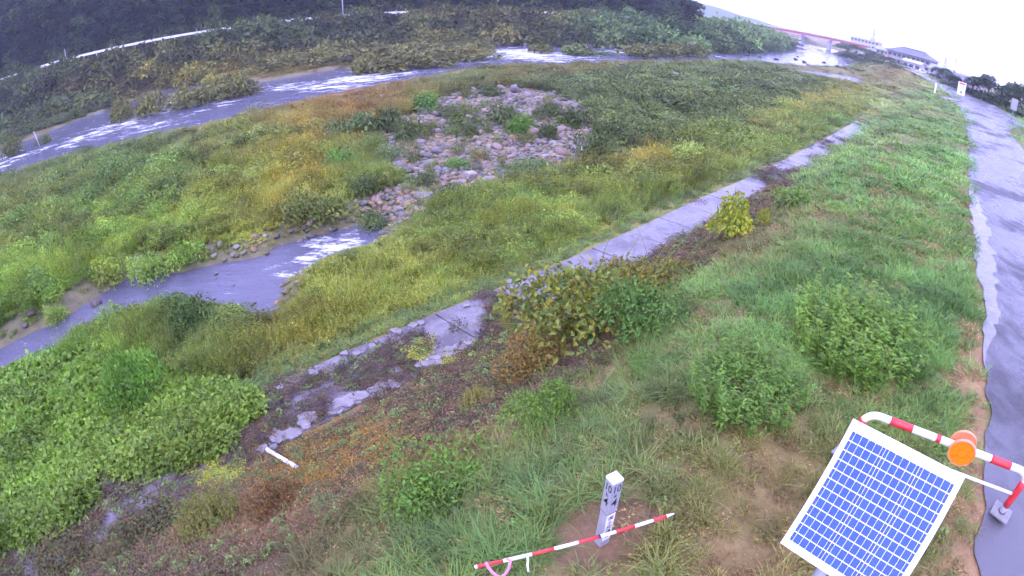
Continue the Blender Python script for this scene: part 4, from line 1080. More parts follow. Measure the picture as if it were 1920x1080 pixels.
tall_pole(1112, 44, 20, 14.5, .18, 'pinkish pole beyond the right end of the far guardrail', 'orange_rim')
# ================================================================== bridge
def far_at(px, py, dist):
    d = ray(px, py); h = math.hypot(d[0], d[1]); k = dist / h
    return Vector((d[0] * k, d[1] * k, CAMZ + d[2] * k))
M['bridge_red'] = simple('girder_paint', (.62, .10, .12), .5, var=.1, scale=.3); M['bconc'] = simple('bridge_concrete', (.45, .45, .47), .8, var=.1, scale=.4)
L_, R_ = far_at(1340, 33, 430), far_at(1592, 80, 400)
br_ = empty('girder_bridge', (L_.x, L_.y, 0)); tag(br_, 'long bridge with red girders crossing the river in the distance', 'bridge')
bo = Vector((L_.x, L_.y, 0)); dB = (R_ - L_); yawb = math.atan2(dB.y, dB.x); lenB = dB.length; zb = (L_.z + R_.z) / 2 - .9
mid = (L_ + R_) / 2; mid = Vector((mid.x, mid.y, 0)) - bo
nB = Vector((-math.sin(yawb), math.cos(yawb), 0))
MB().box(mid + Vector((0, 0, zb + 1.0)), (lenB + 30, 9, .5), yawb).obj('deck', M['bconc'], br_)
for q in (-3.4, 0, 3.4): MB().box(mid + nB * q + Vector((0, 0, zb)), (lenB + 26, .5, 1.49), yawb).obj('girder', M['bridge_red'], br_)
for q in (-4.3, 4.3):
    MB().box(mid + nB * q + Vector((0, 0, zb + 2.1)), (lenB + 30, .14, .14), yawb).obj('handrail', M['bconc'], br_)
    MB().box(mid + nB * q + Vector((0, 0, zb + 1.42)), (lenB + 30, .25, .34), yawb).obj('kerb', M['bconc'], br_)
for pxp in (1420, 1502, 1556):
    az_ = math.atan2(*ray(pxp, 75)[:2])
    ks = np.linspace(0, 1, 400); best = min(ks, key=lambda k: abs(math.atan2((L_ + dB * k).x, (L_ + dB * k).y) - az_))
    c_ = L_ + dB * best; c_ = Vector((c_.x, c_.y, 0)) - bo
    p = MB().box(c_ + Vector((0, 0, (zb - 1.5 - 7) / 2)), (2.0, 7.5, zb - 1.5 + 7), yawb, bev=.5).obj('pier', M['bconc'], br_)
    MB().box(c_ + Vector((0, 0, zb - 1.13)), (2.6, 9, .7), yawb).obj('pier_cap', M['bconc'], p)
# ================================================================== buildings beyond the levee
M['roof'] = simple('dark_roof', (.10, .105, .14), .5, var=.12, scale=.8); M['wallp'] = simple('pale_wall', (.30, .27, .28), .7, var=.08, scale=.5); M['wallpink'] = simple('pink_wall', (.42, .27, .24), .7, var=.08, scale=.5)
M['glass'] = simple('window_glass', (.05, .06, .09), .12, var=.2, scale=.3); M['wallw'] = simple('white_wall', (.42, .41, .42), .7, var=.06, scale=.5); M['metalroof'] = simple('metal_roof', (.25, .27, .33), .4, var=.1)
def house(name, label, px, dist, L, D, H, yaw, zbase, wall, roof, rh, style='hip', floors=2, nwin=6, ov=.8, cat='building'):
    d = ray(px, 100); k = dist / math.hypot(d[0], d[1]); x, y = d[0] * k, d[1] * k
    o = empty(name, (x, y, zbase), face_cam(x, y) + yaw); tag(o, label, cat)
    MB().box((0, 0, H / 2), (L, D, H)).obj('wall', M[wall], o)
    if style == 'hip':
        r = L / 2 + ov; s = D / 2 + ov; k_ = L / 2 - D / 2
        vs = [(-r, -s, H + .02), (r, -s, H + .02), (r, s, H + .02), (-r, s, H + .02), (-k_, 0, H + rh), (k_, 0, H + rh), (-r, -s, H + .3), (r, -s, H + .3), (r, s, H + .3), (-r, s, H + .3)]
        ro = MB().add(vs, [(3, 2, 1, 0), (0, 1, 7, 6), (1, 2, 8, 7), (2, 3, 9, 8), (3, 0, 6, 9), (6, 7, 5, 4), (7, 8, 5), (8, 9, 4, 5), (9, 6, 4)]).obj('roof', M[roof], o)
        MB().box((0, 0, H + rh + .05), (2 * k_ + .4, .5, .35)).obj('ridge', M[roof], ro)
    elif style == 'gable':
        r = L / 2 + ov; s = D / 2 + ov
        vs = [(-r, -s, H - .1), (r, -s, H - .1), (r, s, H - .1), (-r, s, H - .1), (-r, 0, H + rh), (r, 0, H + rh)]
        vs += [(a, b, c + .25) for a, b, c in vs]
        MB().add(vs, [(0, 4, 5, 1), (3, 2, 5, 4), (6, 7, 11, 10), (9, 10, 11, 8), (0, 1, 7, 6), (2, 3, 9, 8), (0, 6, 10, 4), (4, 10, 9, 3), (1, 5, 11, 7), (5, 2, 8, 11)]).obj('roof', M[roof], o)
        MB().add([(-L / 2, -D / 2, H + .001), (-L / 2, D / 2, H + .001), (-L / 2, 0, H + rh - .05)], [(0, 2, 1)]).obj('gable', M[wall], o)
        MB().add([(L / 2, -D / 2, H + .001), (L / 2, D / 2, H + .001), (L / 2, 0, H + rh - .05)], [(0, 1, 2)]).obj('gable', M[wall], o)
    else:
        MB().box((0, 0, H + .25), (L + .3, D + .3, .48)).obj('roof', M[roof], o)
        MB().box((L * .2, 0, H + 1.5), (3, 3, 2)).obj('roof_house', M[wall], o)
    for fl in range(floors):
        zc = H * (fl + .55) / floors
        for i in range(nwin):
            xc = -L / 2 + L * (i + .5) / nwin; ww, hh = L / nwin * .62, H / floors * .42
            f = MB().box((xc, -D / 2 - .03, zc), (ww + .16, .1, hh + .16)).obj('window', M['wallw'], o)
            MB().box((xc, -D / 2 - .075, zc), (ww, .05, hh)).obj('pane', M['glass'], f)
    return o
hs = house('school_building', 'long two-storey pale building with dark hipped roof behind the levee', 1713, 300, 24.5, 11, 6.2, -.42, -2.2, 'wallp', 'roof', 3.5, 'hip', 2, 9, 1.3)
MB().box((-12.2, -2.4, 3.3), (1.0, 7.4, 6.5)).obj('end_wall', M['wallpink'], hs)
MB().box((1.5, -5.9, 3.05), (21, .9, .45)).obj('canopy', M['wallw'], hs)
house('apartment_block', 'white flat-roofed block of flats far off above the riverside trees', 1622, 440, 23, 10, 9.5, -.3, -2, 'wallw', 'wallw', 0, 'flat', 3, 8)
house('house', 'low house with dark gabled roof right of the long building', 1800, 190, 13, 8, 3.6, -.5, -3.4, 'wallp', 'roof', 2.2, 'gable', 1, 5)
house('house', 'small pale house between the long building and the gabled house', 1772, 240, 9, 7, 4.8, -.3, -3.6, 'wallw', 'metalroof', 1.8, 'gable', 2, 3)
house('house', 'small white house at the left end of the long building', 1658, 330, 8, 8, 5.5, -.3, -2.5, 'wallw', 'metalroof', 1.8, 'gable', 2, 3)
house('house', 'distant low house with grey roof at the far right', 1826, 230, 11, 7, 4.2, -.6, -3.4, 'wallw', 'metalroof', 2.0, 'gable', 1, 4)
house('shed', 'white-roofed shed in front of the long building', 1716, 255, 9, 5, 3.2, -.4, -2.0, 'wallw', 'wallw', 1.0, 'gable', 1, 3, .4)
def car(px, dist, zb, yaw, col, label):
    d = ray(px, 110); k = dist / math.hypot(d[0], d[1]); x, y = d[0] * k, d[1] * k
    o = empty('parked_car', (x, y, zb), face_cam(x, y) + yaw); tag(o, label, 'car')
    prof = [(-2.1, .3), (-2.1, .85), (-1.2, .95), (-.7, 1.45), (1.0, 1.48), (1.9, .95), (2.15, .8), (2.15, .3)]
    n = len(prof); vs = [(a, b * .82, c) for b in (-1, 1) for a, c in prof]
    MB().add(vs, [tuple(range(n - 1, -1, -1)), tuple(range(n, 2 * n))] + [(i, (i + 1) % n, (i + 1) % n + n, i + n) for i in range(n)]).obj('body', M[col], o)
    for sd in (-1, 1): MB().box((.15, sd * .822, 1.18), (1.7, .02, .34)).obj('side_window', M['glass'], o)
    for a in (-1.3, 1.35):
        for sd in (-1, 1): MB().tube([(a, sd * .70, .31), (a, sd * .85, .31)], .31, 12).obj('wheel', M['black'], o, True)
car(1732, 205, -1.2, .3, 'white', 'white car parked in front of the long building'); car(1742, 190, -1.2, .5, 'postgrey', 'grey car parked beside the white car behind the levee')
def pylon(px, pyt, dist, zb, label, wd=5., m='galv'):
    d = ray(px, pyt); k = dist / math.hypot(d[0], d[1]); x, y, zt = d[0] * k, d[1] * k, CAMZ + d[2] * k
    o = empty('lattice_tower', (x, y, zb)); tag(o, label, 'tower'); h = zt - zb
    cs = [(-1, -1), (1, -1), (1, 1), (-1, 1)]
    wz = lambda q: wd / 2 * (1 - q) ** 1.2 + .35
    for a, b in cs: MB().tube([(a * wz(q), b * wz(q), h * q) for q in (0, .25, .5, .75, 1)], .22, 5).obj('leg', M[m], o)
    bracing = MB(); ql = [0, .2, .38, .54, .68, .8, .9, 1]
    for q0, q1 in zip(ql, ql[1:]):
        for i in range(4):
            (a, b), (c_, d_) = cs[i], cs[(i + 1) % 4]
            bracing.tube([(a * wz(q0), b * wz(q0), h * q0), (c_ * wz(q1), d_ * wz(q1), h * q1)], .12, 4); bracing.tube([(c_ * wz(q0), d_ * wz(q0), h * q0), (a * wz(q1), b * wz(q1), h * q1)], .12, 4)
    bracing.obj('bracing', M[m], o)
    MB().tube([(0, 0, h), (0, 0, h * 1.06)], .15, 5).obj('mast', M[m], o)
pylon(1640, 52, 480, -4, 'thin lattice tower rising behind the white flats')
pylon(1774, 108, 330, -4, 'short lattice mast right of the long building', 2.2)
pylon(1793, 110, 420, -4, 'faint lattice mast farther right beyond the house roofs', 2.4)
# distant hill
th = np.linspace(R(2), R(33), 60); rows = []
HX, HY, HZ = np.zeros((60, 8)), np.zeros((60, 8)), np.zeros((60, 8))
for i, a in enumerate(th):
    top = 30 * max(0, math.sin((a - R(2)) / R(31) * math.pi)) ** .8 * (.55 + .9 * float(vnoise(np.array(a * 25), np.array(.5), 4))) * (1.15 - smooth(R(17), R(30), a) * 1.05)
    for j in range(8):
        q = j / 7; r_ = 1000 + 150 * q; HX[i, j], HY[i, j] = r_ * math.sin(a), r_ * math.cos(a); HZ[i, j] = -8 + (top + 8) * math.sin(q * math.pi / 2)
gh = np.zeros((60, 8, 3)) + alb((70, 90, 65))
tag(grid_mesh('hills', HX, HY, HZ, M['ground'], {'gcol': gh}), kind='structure')
# ================================================================== single shrubs and weed clumps
def stems_mesh(seed, n=6, h=.75, spread=.55):
    g = np.random.default_rng(seed); mb = MB()
    for i in range(n):
        a = g.uniform(0, 6.283); r = spread * g.uniform(.3, 1)
        mb.tube([(0.05 * math.cos(a), .05 * math.sin(a), -.08), (r * .4 * math.cos(a), r * .4 * math.sin(a), h * .5), (r * math.cos(a), r * math.sin(a), h * g.uniform(.8, 1))], [.03, .02, .008], 5)
    return mesh('stem', mb.v, mb.f, M['stem'])
SB = {
 'far': [leafmound(640, 1, 1.0, .23, .13, 200 + i, .35, .5, lumps=4) for i in range(4)],
 'mid': [leafmound(1100, 1, .95, .15, .08, 210 + i, .4, .5, lumps=5) for i in range(3)],
 'near': [leafmound(2300, 1, .8, .10, .05, 220 + i, .5, .55, lumps=7) for i in range(2)],
 'weed': [weeds(230, .75, .95, .105, .042, 230 + i, 16, .2) for i in range(3)],
 'bramble': [merge(leafmound(2600, 1, .75, .085, .055, 240 + i, .5, .6, lumps=8, yv=.5), blades(26, 1.15, .8, .012, 245 + i, .6, 4)) for i in range(2)],
 'lime': [merge(*[([(x * .42 + ox, y * .42 + oy, z * .55 + oz) for x, y, z in v], f, l) for (v, f, l), (ox, oy, oz) in zip([leafmound(240, 1, 1.0, .36, .16, 250 + i, .3, .3, yv=.3) for i in range(6)], [(-.5, 0, .1), (.35, .1, .15), (-.1, -.2, .3), (-.05, .1, .8), (.2, -.1, .45), (-.35, .2, .4)])])],
}
SBM = {k: [plant_mesh('foliage', d, M['leaf']) for d in v] for k, v in SB.items()}
STM = [stems_mesh(260 + i) for i in range(4)]
def shrub(px, py, wpx, hpx, kind, col, label, name='shrub', cat='shrub', group=None, sink=.04):
    x, y, z = pick(px, py); d = size_at(1, x, y, z); r = wpx * d / 2; h = hpx * d
    g = random.Random(px * 7 + py)
    o = empty(name, (x, y, z), g.uniform(0, 6.28)); tag(o, label, cat, group)
    zmax = {'far': 1.0, 'mid': .95, 'near': .8, 'weed': .8, 'bramble': .85, 'lime': 1.25}[kind]
    f = link(bpy.data.objects.new('foliage', g.choice(SBM[kind])), o); f.scale = (r, r * g.uniform(.85, 1.1), h / zmax); f.location.z = -sink
    f.color = (*alb(col), 1)
    s = link(bpy.data.objects.new('stem', g.choice(STM)), o); s.scale = (r * .7, r * .7, h * .62); return o
shrub(1395, 745, 235, 92, 'weed', (92, 132, 48), 'dark leafy weed clump low on the grass slope', 'weed_clump', 'weeds')
shrub(1600, 655, 255, 95, 'weed', (104, 144, 48), 'wide bright weed clump high on the grass slope near the road', 'weed_clump', 'weeds')
shrub(1015, 795, 145, 85, 'near', (98, 134, 52), 'rounded green weed bush where grass meets the brown undergrowth', 'weed_clump', 'weeds')
shrub(830, 915, 205, 85, 'near', (94, 134, 50), 'broad-leaved green weed clump at the lower edge of the grass', 'weed_clump', 'weeds')
shrub(1700, 700, 70, 55, 'weed', (95, 140, 85), 'grassy weed clump beside the road verge', 'weed_clump', 'weeds')
shrub(1225, 700, 90, 36, 'weed', (100, 140, 65), 'low weed clump right of the bramble thicket', 'weed_clump', 'weeds')
shrub(270, 1025, 200, 36, 'bramble', (78, 80, 56), 'dark tangled weeds below the walkway at the lower left', 'weed_clump', 'weeds')
shrub(110, 1082, 170, 40, 'bramble', (86, 84, 58), 'dark tangled weeds in the lower left corner', 'weed_clump', 'weeds')
shrub(400, 985, 120, 62, 'weed', (118, 122, 58), 'olive weeds standing in the brown undergrowth', 'weed_clump', 'weeds')
shrub(530, 955, 120, 60, 'bramble', (112, 84, 58), 'rusty dead weed clump in the brown undergrowth', 'weed_clump', 'weeds')
shrub(615, 960, 60, 34, 'weed', (122, 138, 108), 'grey-leaved weed at the edge of the brown undergrowth', 'weed_clump', 'weeds')
shrub(900, 765, 80, 32, 'weed', (132, 130, 58), 'yellowish weeds between undergrowth and the rounded weed bush', 'weed_clump', 'weeds')
shrub(1368, 452, 122, 92, 'lime', (150, 164, 48), 'yellow-green drooping shrub on the edge of the walkway')
shrub(1430, 424, 46, 36, 'lime', (150, 160, 55), 'small yellow-green shrub right of the drooping one')
shrub(1095, 630, 290, 150, 'bramble', (108, 122, 50), 'large bramble thicket spilling over the walkway edge', 'bramble_thicket', 'bramble')
shrub(1220, 555, 185, 100, 'bramble', (112, 116, 52), 'reddish-green bramble behind the large thicket', 'bramble_thicket', 'bramble')
shrub(1010, 695, 150, 70, 'bramble', (125, 105, 58), 'thin brown bramble left of the large thicket', 'bramble_thicket', 'bramble')
shrub(1215, 620, 185, 95, 'near', (82, 122, 58), 'green bush joined to the right side of the bramble thicket')
shrub(1500, 385, 90, 40, 'mid', (100, 130, 62), 'low green shrub beside the far end of the walkway')
shrub(258, 752, 145, 118, 'near', (92, 140, 50), 'tall bright green bush above the broad-leaved vine')
shrub(372, 610, 100, 62, 'mid', (72, 100, 52), 'dark green bush on the near bank of the stream')
shrub(440, 600, 80, 40, 'mid', (112, 130, 68), 'grey-green bush by the stream inlet')
shrub(290, 522, 80, 55, 'mid', (125, 160, 70), 'pale green leafy bush on the water edge of the stream')
shrub(112, 605, 42, 40, 'mid', (130, 160, 75), 'small pale bush growing between rocks in the stream')
shrub(355, 500, 75, 50, 'mid', (115, 152, 58), 'yellow-green bush right of the pale leafy bush by the stream')
shrub(215, 530, 75, 50, 'mid', (128, 150, 52), 'yellow-green bush left of the pale leafy bush by the stream')
shrub(75, 555, 75, 50, 'mid', (100, 138, 62), 'rounded green bush above the stream rocks')
shrub(590, 415, 110, 62, 'mid', (98, 112, 58), 'dull green bush at the head of the stream')
shrub(690, 425, 60, 40, 'mid', (92, 112, 72), 'grey-green bush between stream and stony bar')
shrub(640, 520, 70, 40, 'mid', (122, 138, 62), 'bush on the near bank beside the white water')
shrub(228, 228, 58, 46, 'far', (112, 114, 68), 'round bush standing alone in the river')
shrub(290, 213, 70, 44, 'far', (112, 112, 70), 'round bush in the river right of the lone one')
for i, (px, w_) in enumerate(((350, 70), (400, 80), (455, 70))):
    shrub(px, 202 - i * 12, w_ * 1.15, 42, 'far', (110, 112, 68), ('bush on the river islet next to the lone round bushes', 'middle bush of the river islet', 'bush at the downstream tip of the river islet')[i])
shrub(25, 292, 46, 36, 'far', (98, 104, 66), 'bush at the water edge on the far left'); shrub(82, 270, 26, 16, 'far', (102, 118, 68), 'tiny bush beside the leaning stake in the river')
for i, (px, py, w_, h_) in enumerate(((690, 134, 60, 26), (745, 130, 90, 24), (820, 120, 90, 24), (880, 108, 90, 18), (700, 108, 90, 22), (780, 104, 90, 20), (600, 118, 80, 22), (540, 128, 70, 20))):
    shrub(px, py + 2, w_ * 1.2, h_ * 1.5, 'far', (112, 112, 68), ['bush on the lower point of the far grassy bar', 'bush on the near edge of the far grassy bar', 'bush in the middle of the far grassy bar', 'bush at the right tip of the far grassy bar', 'bush behind the lower point of the far grassy bar', 'bush at the back of the far grassy bar', 'bush at the left end of the far grassy bar', 'bush on the far shore left of the grassy bar'][i])
shrub(1015, 100, 42, 24, 'far', (104, 108, 58), 'mound-shaped bush on the first rapids islet'); shrub(1085, 102, 74, 22, 'far', (100, 118, 66), 'low bush on the middle rapids islet'); shrub(1130, 103, 36, 8, 'far', (92, 122, 72), 'small low bush right of the middle rapids islet')
for i, px in enumerate((1195, 1240, 1290)): shrub(px, 106, 70, 27, 'far', (104, 108, 68), ('bush at the left end of the long rapids islet', 'bush in the middle of the long rapids islet', 'bush at the right end of the long rapids islet')[i])
grp = 'grey-green shrubs scattered over the gravel bar'
GB = ((876, 256, 36, 26, 0), (972, 250, 48, 40, 2), (1028, 262, 36, 34, 0), (945, 232, 60, 40, 0), (1105, 300, 84, 60, 0), (1150, 268, 70, 46, 0), (1075, 236, 60, 40, 0), (865, 314, 56, 20, 2), (960, 330, 70, 26, 1), (1010, 322, 80, 32, 1), (840, 372, 60, 34, 0), (800, 350, 56, 30, 0), (720, 250, 70, 48, 0), (770, 262, 60, 40, 0),
        (660, 260, 80, 50, 1), (730, 300, 60, 30, 1), (690, 360, 70, 44, 0), (640, 320, 70, 40, 2), (1030, 345, 90, 30, 1), (1200, 240, 80, 40, 0), (1250, 205, 80, 34, 0), (1180, 200, 70, 34, 0), (1300, 215, 70, 32, 0), (1260, 255, 70, 30, 0), (1360, 185, 70, 26, 1), (1420, 172, 70, 22, 0), (1330, 165, 70, 22, 1), (1110, 185, 60, 28, 0), (1240, 168, 60, 22, 1), (1470, 185, 60, 20, 0), (1070, 165, 60, 22, 1), (920, 178, 50, 22, 0), (800, 205, 80, 30, 2), (850, 215, 50, 20, 0))
ORD = 'first second third fourth fifth sixth seventh eighth ninth tenth eleventh twelfth'.split()
def band(py): return 0 if py < 190 else 1 if py < 248 else 2 if py < 301 else 3
for px, py, w_, h_, c_ in GB:
    lab = {0: 'dull grey-green shrub on the gravel bar', 1: 'soft blue-green shrub on the gravel bar', 2: 'fresh green shrub on the gravel bar'}[c_]
    row = [r for r in GB if band(r[1]) == band(py)]; nth = sorted(r[0] for r in row).index(px)
    lab += ', %s from the left in the %s row' % (ORD[nth], ('back', 'upper middle', 'lower middle', 'front')[band(py)])
    shrub(px, py, w_, h_, 'far' if py < 300 else 'mid', ((84, 100, 70), (100, 124, 88), (88, 132, 55))[c_], lab, group=grp)
# ================================================================== trees
TRK = []
for i in range(3):
    g = np.random.default_rng(300 + i); mb = MB(); mb.tube([(0, 0, -.3), (.02, .02, .25), (.0, .05, .5), (.03, 0, .8)], [.05, .04, .03, .012], 8)
    for j in range(6):
        a = g.uniform(0, 6.28); z = g.uniform(.25, .65); mb.tube([(0, 0, z), (.14 * math.cos(a), .14 * math.sin(a), z + .12), (.26 * math.cos(a), .26 * math.sin(a), z + .2)], [.022, .014, .006], 5)
    TRK.append(mesh('trunk', mb.v, mb.f, M['bark'], True))
def unit(d):
    v, f, l = d; return [(x / 9.5, y / 9.5, z / 9.5) for x, y, z in v], f, l
LOWC = [plant_mesh('crown', unit(treedata(330 + i, 9.0, 3.6, 2600, .55, -.02)), M['leaf']) for i in range(3)]
CRN = [plant_mesh('crown', unit(treedata(310 + i, 9.0, 3.6, 2400, .5)), M['leaf']) for i in range(4)]
def tree(x, y, h, wid, col, label, group=None, z=None, name='tree', low=False):
    z = gz(x, y) if z is None else z
    g = random.Random(int(x * 13 + y * 7)); o = empty(name, (x, y, z), g.uniform(0, 6.28)); tag(o, label, 'tree', group)
    c = link(bpy.data.objects.new('crown', g.choice(LOWC if low else CRN)), o); mz = max(v.co.z for v in c.data.vertices); c.scale = (wid / .78, wid / .78, h / mz); c.color = (*alb(col), 1)
    t = link(bpy.data.objects.new('trunk', g.choice(TRK)), o); t.scale = (h, h, h); return o
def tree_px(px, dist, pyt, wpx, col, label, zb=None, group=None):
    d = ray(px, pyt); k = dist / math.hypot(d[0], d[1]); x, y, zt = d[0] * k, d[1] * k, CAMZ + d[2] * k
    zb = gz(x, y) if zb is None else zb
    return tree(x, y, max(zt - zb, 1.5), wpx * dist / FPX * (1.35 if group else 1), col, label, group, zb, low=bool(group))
tree_px(1285, 150, -6, 85, (58, 76, 70), 'big rounded dark tree at the right end of the far wood')
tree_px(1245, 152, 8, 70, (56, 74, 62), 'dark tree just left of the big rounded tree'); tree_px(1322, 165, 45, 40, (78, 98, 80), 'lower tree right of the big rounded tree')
for i, (px, dist, pt, w_) in enumerate(((1360, 190, 55, 50), (1395, 200, 62, 55), (1430, 215, 66, 50), (1460, 235, 72, 45), (1482, 262, 76, 40), (1375, 260, 48, 60), (1425, 290, 58, 60), (1465, 320, 66, 50))):
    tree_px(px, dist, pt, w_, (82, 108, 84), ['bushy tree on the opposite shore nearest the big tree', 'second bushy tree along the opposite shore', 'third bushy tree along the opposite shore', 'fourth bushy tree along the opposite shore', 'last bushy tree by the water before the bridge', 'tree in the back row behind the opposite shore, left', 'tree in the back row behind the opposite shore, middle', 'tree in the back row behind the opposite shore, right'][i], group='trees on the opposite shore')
for i, (px, dist, pt, w_) in enumerate(((1590, 330, 80, 40), (1607, 280, 84, 42), (1625, 240, 90, 40), (1642, 215, 97, 36), (1658, 195, 104, 32), (1672, 180, 112, 28), (1686, 165, 119, 26))):
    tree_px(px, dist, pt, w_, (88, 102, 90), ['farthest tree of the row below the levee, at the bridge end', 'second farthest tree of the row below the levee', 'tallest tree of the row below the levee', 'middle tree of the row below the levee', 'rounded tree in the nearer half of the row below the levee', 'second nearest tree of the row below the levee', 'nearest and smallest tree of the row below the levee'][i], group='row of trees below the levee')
for i, (px, dist, pt, w_) in enumerate(((1800, 128, 143, 46), (1828, 122, 142, 50), (1858, 116, 140, 56), (1884, 112, 152, 52), (1912, 116, 152, 60), (1945, 112, 160, 70), (1762, 170, 124, 40), (1782, 150, 134, 40))):
    tree_px(px, dist, pt, w_, (62, 80, 72) if i != 4 else (82, 105, 72), ['dark tree behind the notice board with red heading', 'dark tree at the middle of the row right of the road', 'tallest dark tree of the row right of the road', 'lower dark tree right of the tallest one', 'lighter green tree above the pale grey board', 'tree cut off by the right edge of the picture', 'small dark bushy tree below the long building', 'dark bushy tree in front of the gabled house'][i], group='trees on the land side of the road')
# ================================================================== stones
def rock_data(seed, sub=2, rough=.22, sq=1.):
    import bmesh
    g = np.random.default_rng(seed); bm = bmesh.new(); bmesh.ops.create_icosphere(bm, subdivisions=sub, radius=1)
    ax = g.normal(0, 1, (9, 3)); ax /= np.linalg.norm(ax, axis=1)[:, None]; cut = g.uniform(.5, .88, 9)
    for v in bm.verts:
        p = np.array(v.co); 
        for a, c_ in zip(ax, cut):
            q = p @ a
            if q > c_: p = p - a * (q - c_) * .85
        p = p * (1 + rough * .35 * math.sin(3 * p[0] + seed) * math.cos(2.5 * p[1] + seed)); v.co = p
    v = [tuple(q.co) for q in bm.verts]; f = [tuple(w.index for w in q.verts) for q in bm.faces]; bm.free(); return v, f
RK = []
for i in range(9):
    v, f = rock_data(400 + i); RK.append(mesh('boulder', v, f, M['stone'], True))
SC = {'grey': [(150, 145, 165), (135, 130, 150), (165, 160, 180), (120, 118, 135)], 'pink': [(166, 140, 152), (156, 130, 140)], 'orange': [(182, 145, 128), (168, 128, 115)], 'dark': [(95, 90, 102)]}
def rock(x, y, z, a, b, c_, col, label, name='boulder', cat='boulder', group=None, rz=None, me=None):
    o = bpy.data.objects.new(name, me or RK[random.randrange(9)]); link(o)
    o.location = (x, y, z + c_ * .3); o.scale = (a, b, c_); o.rotation_euler = (random.gauss(0, .15), random.gauss(0, .15), random.uniform(0, 6.28) if rz is None else rz)
    o.color = (*np.clip(alb(col) * np.array((.56, .50, .66)), 0, .7), 1); return tag(o, label, cat, group)
OUT = []
for i in range(3):
    v, f = rock_data(450 + i, 2); g = np.random.default_rng(460 + i); v = [tuple(np.array(p) * g.uniform(.78, 1.18)) for p in v]; OUT.append(mesh('rock_outcrop', v, f, M['stone']))
placed = []
def rock_px(px, py, wpx, col, label, flat=.6, **kw):
    x, y, z = pick(px, py); d = size_at(1, x, y, z); a = wpx * d / 2; placed.append((x, y, a)); return rock(x, y, z, a, a * random.uniform(.75, 1), a * flat, col, label, **kw)
mbq = MB().box((0, 0, 0), (1.7, 1.5, 1.8), .3, bev=.22); sqm = mesh('boulder', mbq.v, mbq.f, M['stone'])
rock_px(882, 334, 25, (188, 184, 205), 'large pale squared boulder at the front of the stony bar', .85, me=sqm, rz=.5)
rock_px(1009, 322, 36, (178, 130, 140), 'long flat pinkish boulder at the right front of the stony bar', .4)
rock_px(1030, 310, 22, (165, 105, 110), 'reddish boulder behind the long flat pinkish one', .6)
rock_px(918, 338, 36, (160, 154, 176), 'flat slab-like grey boulder right of the squared one', .35)
rock_px(865, 343, 26, (165, 150, 168), 'flat lilac boulder left below the squared one', .45)
rock_px(820, 322, 26, (150, 140, 165), 'upright grey boulder left of the squared one', .75)
rock_px(762, 335, 22, (140, 135, 155), 'grey boulder at the left front corner of the stony bar', .7); rock_px(762, 350, 18, (165, 145, 165), 'lilac boulder below the left front corner one', .6)
rock_px(892, 262, 14, (190, 186, 205), 'small round pale boulder in the middle of the stony bar', .9)
rock_px(690, 397, 16, (168, 140, 140), 'round brownish stone of the group at the stream head', .85); rock_px(703, 390, 12, (140, 128, 135), 'smallest stone of the group at the stream head', .9)
rock_px(722, 394, 18, (165, 130, 140), 'pinkish stone of the group at the stream head', .75); rock_px(709, 404, 24, (160, 135, 135), 'largest stone of the group at the stream head', .65); rock_px(708, 416, 24, (150, 135, 150), 'flat front stone of the group at the stream head', .4)
rock_px(780, 366, 22, (172, 140, 155), 'pink boulder at the foot of the stony bar', .6); rock_px(705, 374, 26, (165, 132, 142), 'flat pink boulder at the lower left of the stony bar', .45)
rock_px(1335, 222, 26, (150, 125, 140), 'broad flat boulder among the shrubs right of the bar', .5); rock_px(913, 205, 16, (175, 122, 110), 'orange-brown boulder at the top of the stony bar', .6); rock_px(914, 192, 18, (130, 128, 150), 'blue-grey boulder at the top of the stony bar', .6)
ORD2 = ['first', 'second', 'fourth', 'sixth', 'eighth', 'fifth', 'ninth', 'twelfth', 'eleventh', 'seventh', 'third', 'thirteenth', 'tenth', 'fourteenth']
for px, py, w_, lab in ((60, 590, 26, 'large dark rock at the left edge of the stream'), (48, 612, 18, 'dark rock in front of the large rock in the stream'), (182, 572, 26, 'dark rock standing in the middle of the stream'), (252, 576, 16, 'low dark rock near the stream bank'), (474, 572, 18, 'dark rock in the stream inlet'), (440, 536, 10, 'small dark rock in the open stream water'), (406, 516, 12, 'pale pebble-like rock at the stream edge'), (545, 437, 18, 'dark rock on the gravel beside the white water'), (572, 430, 20, 'brown rock on the gravel beside the white water'), (520, 446, 18, 'dark rock below the dull green bush at the stream'), (604, 444, 14, 'dark rock in the white water'), (270, 528, 16, 'dark rock at the foot of the pale leafy bush'), (72, 652, 10, 'small dark rock in the near stream'), (30, 690, 9, 'tiny dark rock in the near stream'), (150, 600, 10, 'small rock at the stream edge by the long grass')):
    rock_px(px, py, w_, (110, 98, 104), lab, .6, name='rock', cat='rock')
for px, py, w_, lab in ((545, 154, 10, 'dark rock in the river rapids'), (1425, 108, 8, 'dark rock in the bright river reach, left'), (1455, 112, 12, 'wide dark rock in the bright river reach'), (1492, 112, 10, 'dark rock in the bright river reach, middle'), (1495, 107, 7, 'small dark rock above the middle one in the bright reach'), (1508, 117, 10, 'low dark rock in the bright river reach, right'), (1545, 118, 9, 'farthest right dark rock in the bright river reach'), (1530, 144, 8, 'dark rock in the side pool, left'), (1597, 157, 9, 'dark rock in the side pool, right'), (1400, 104, 10, 'dark rock at the left end of the bright reach')):
    rock_px(px, py, w_, (70, 68, 85), lab, .5, name='rock', cat='rock')
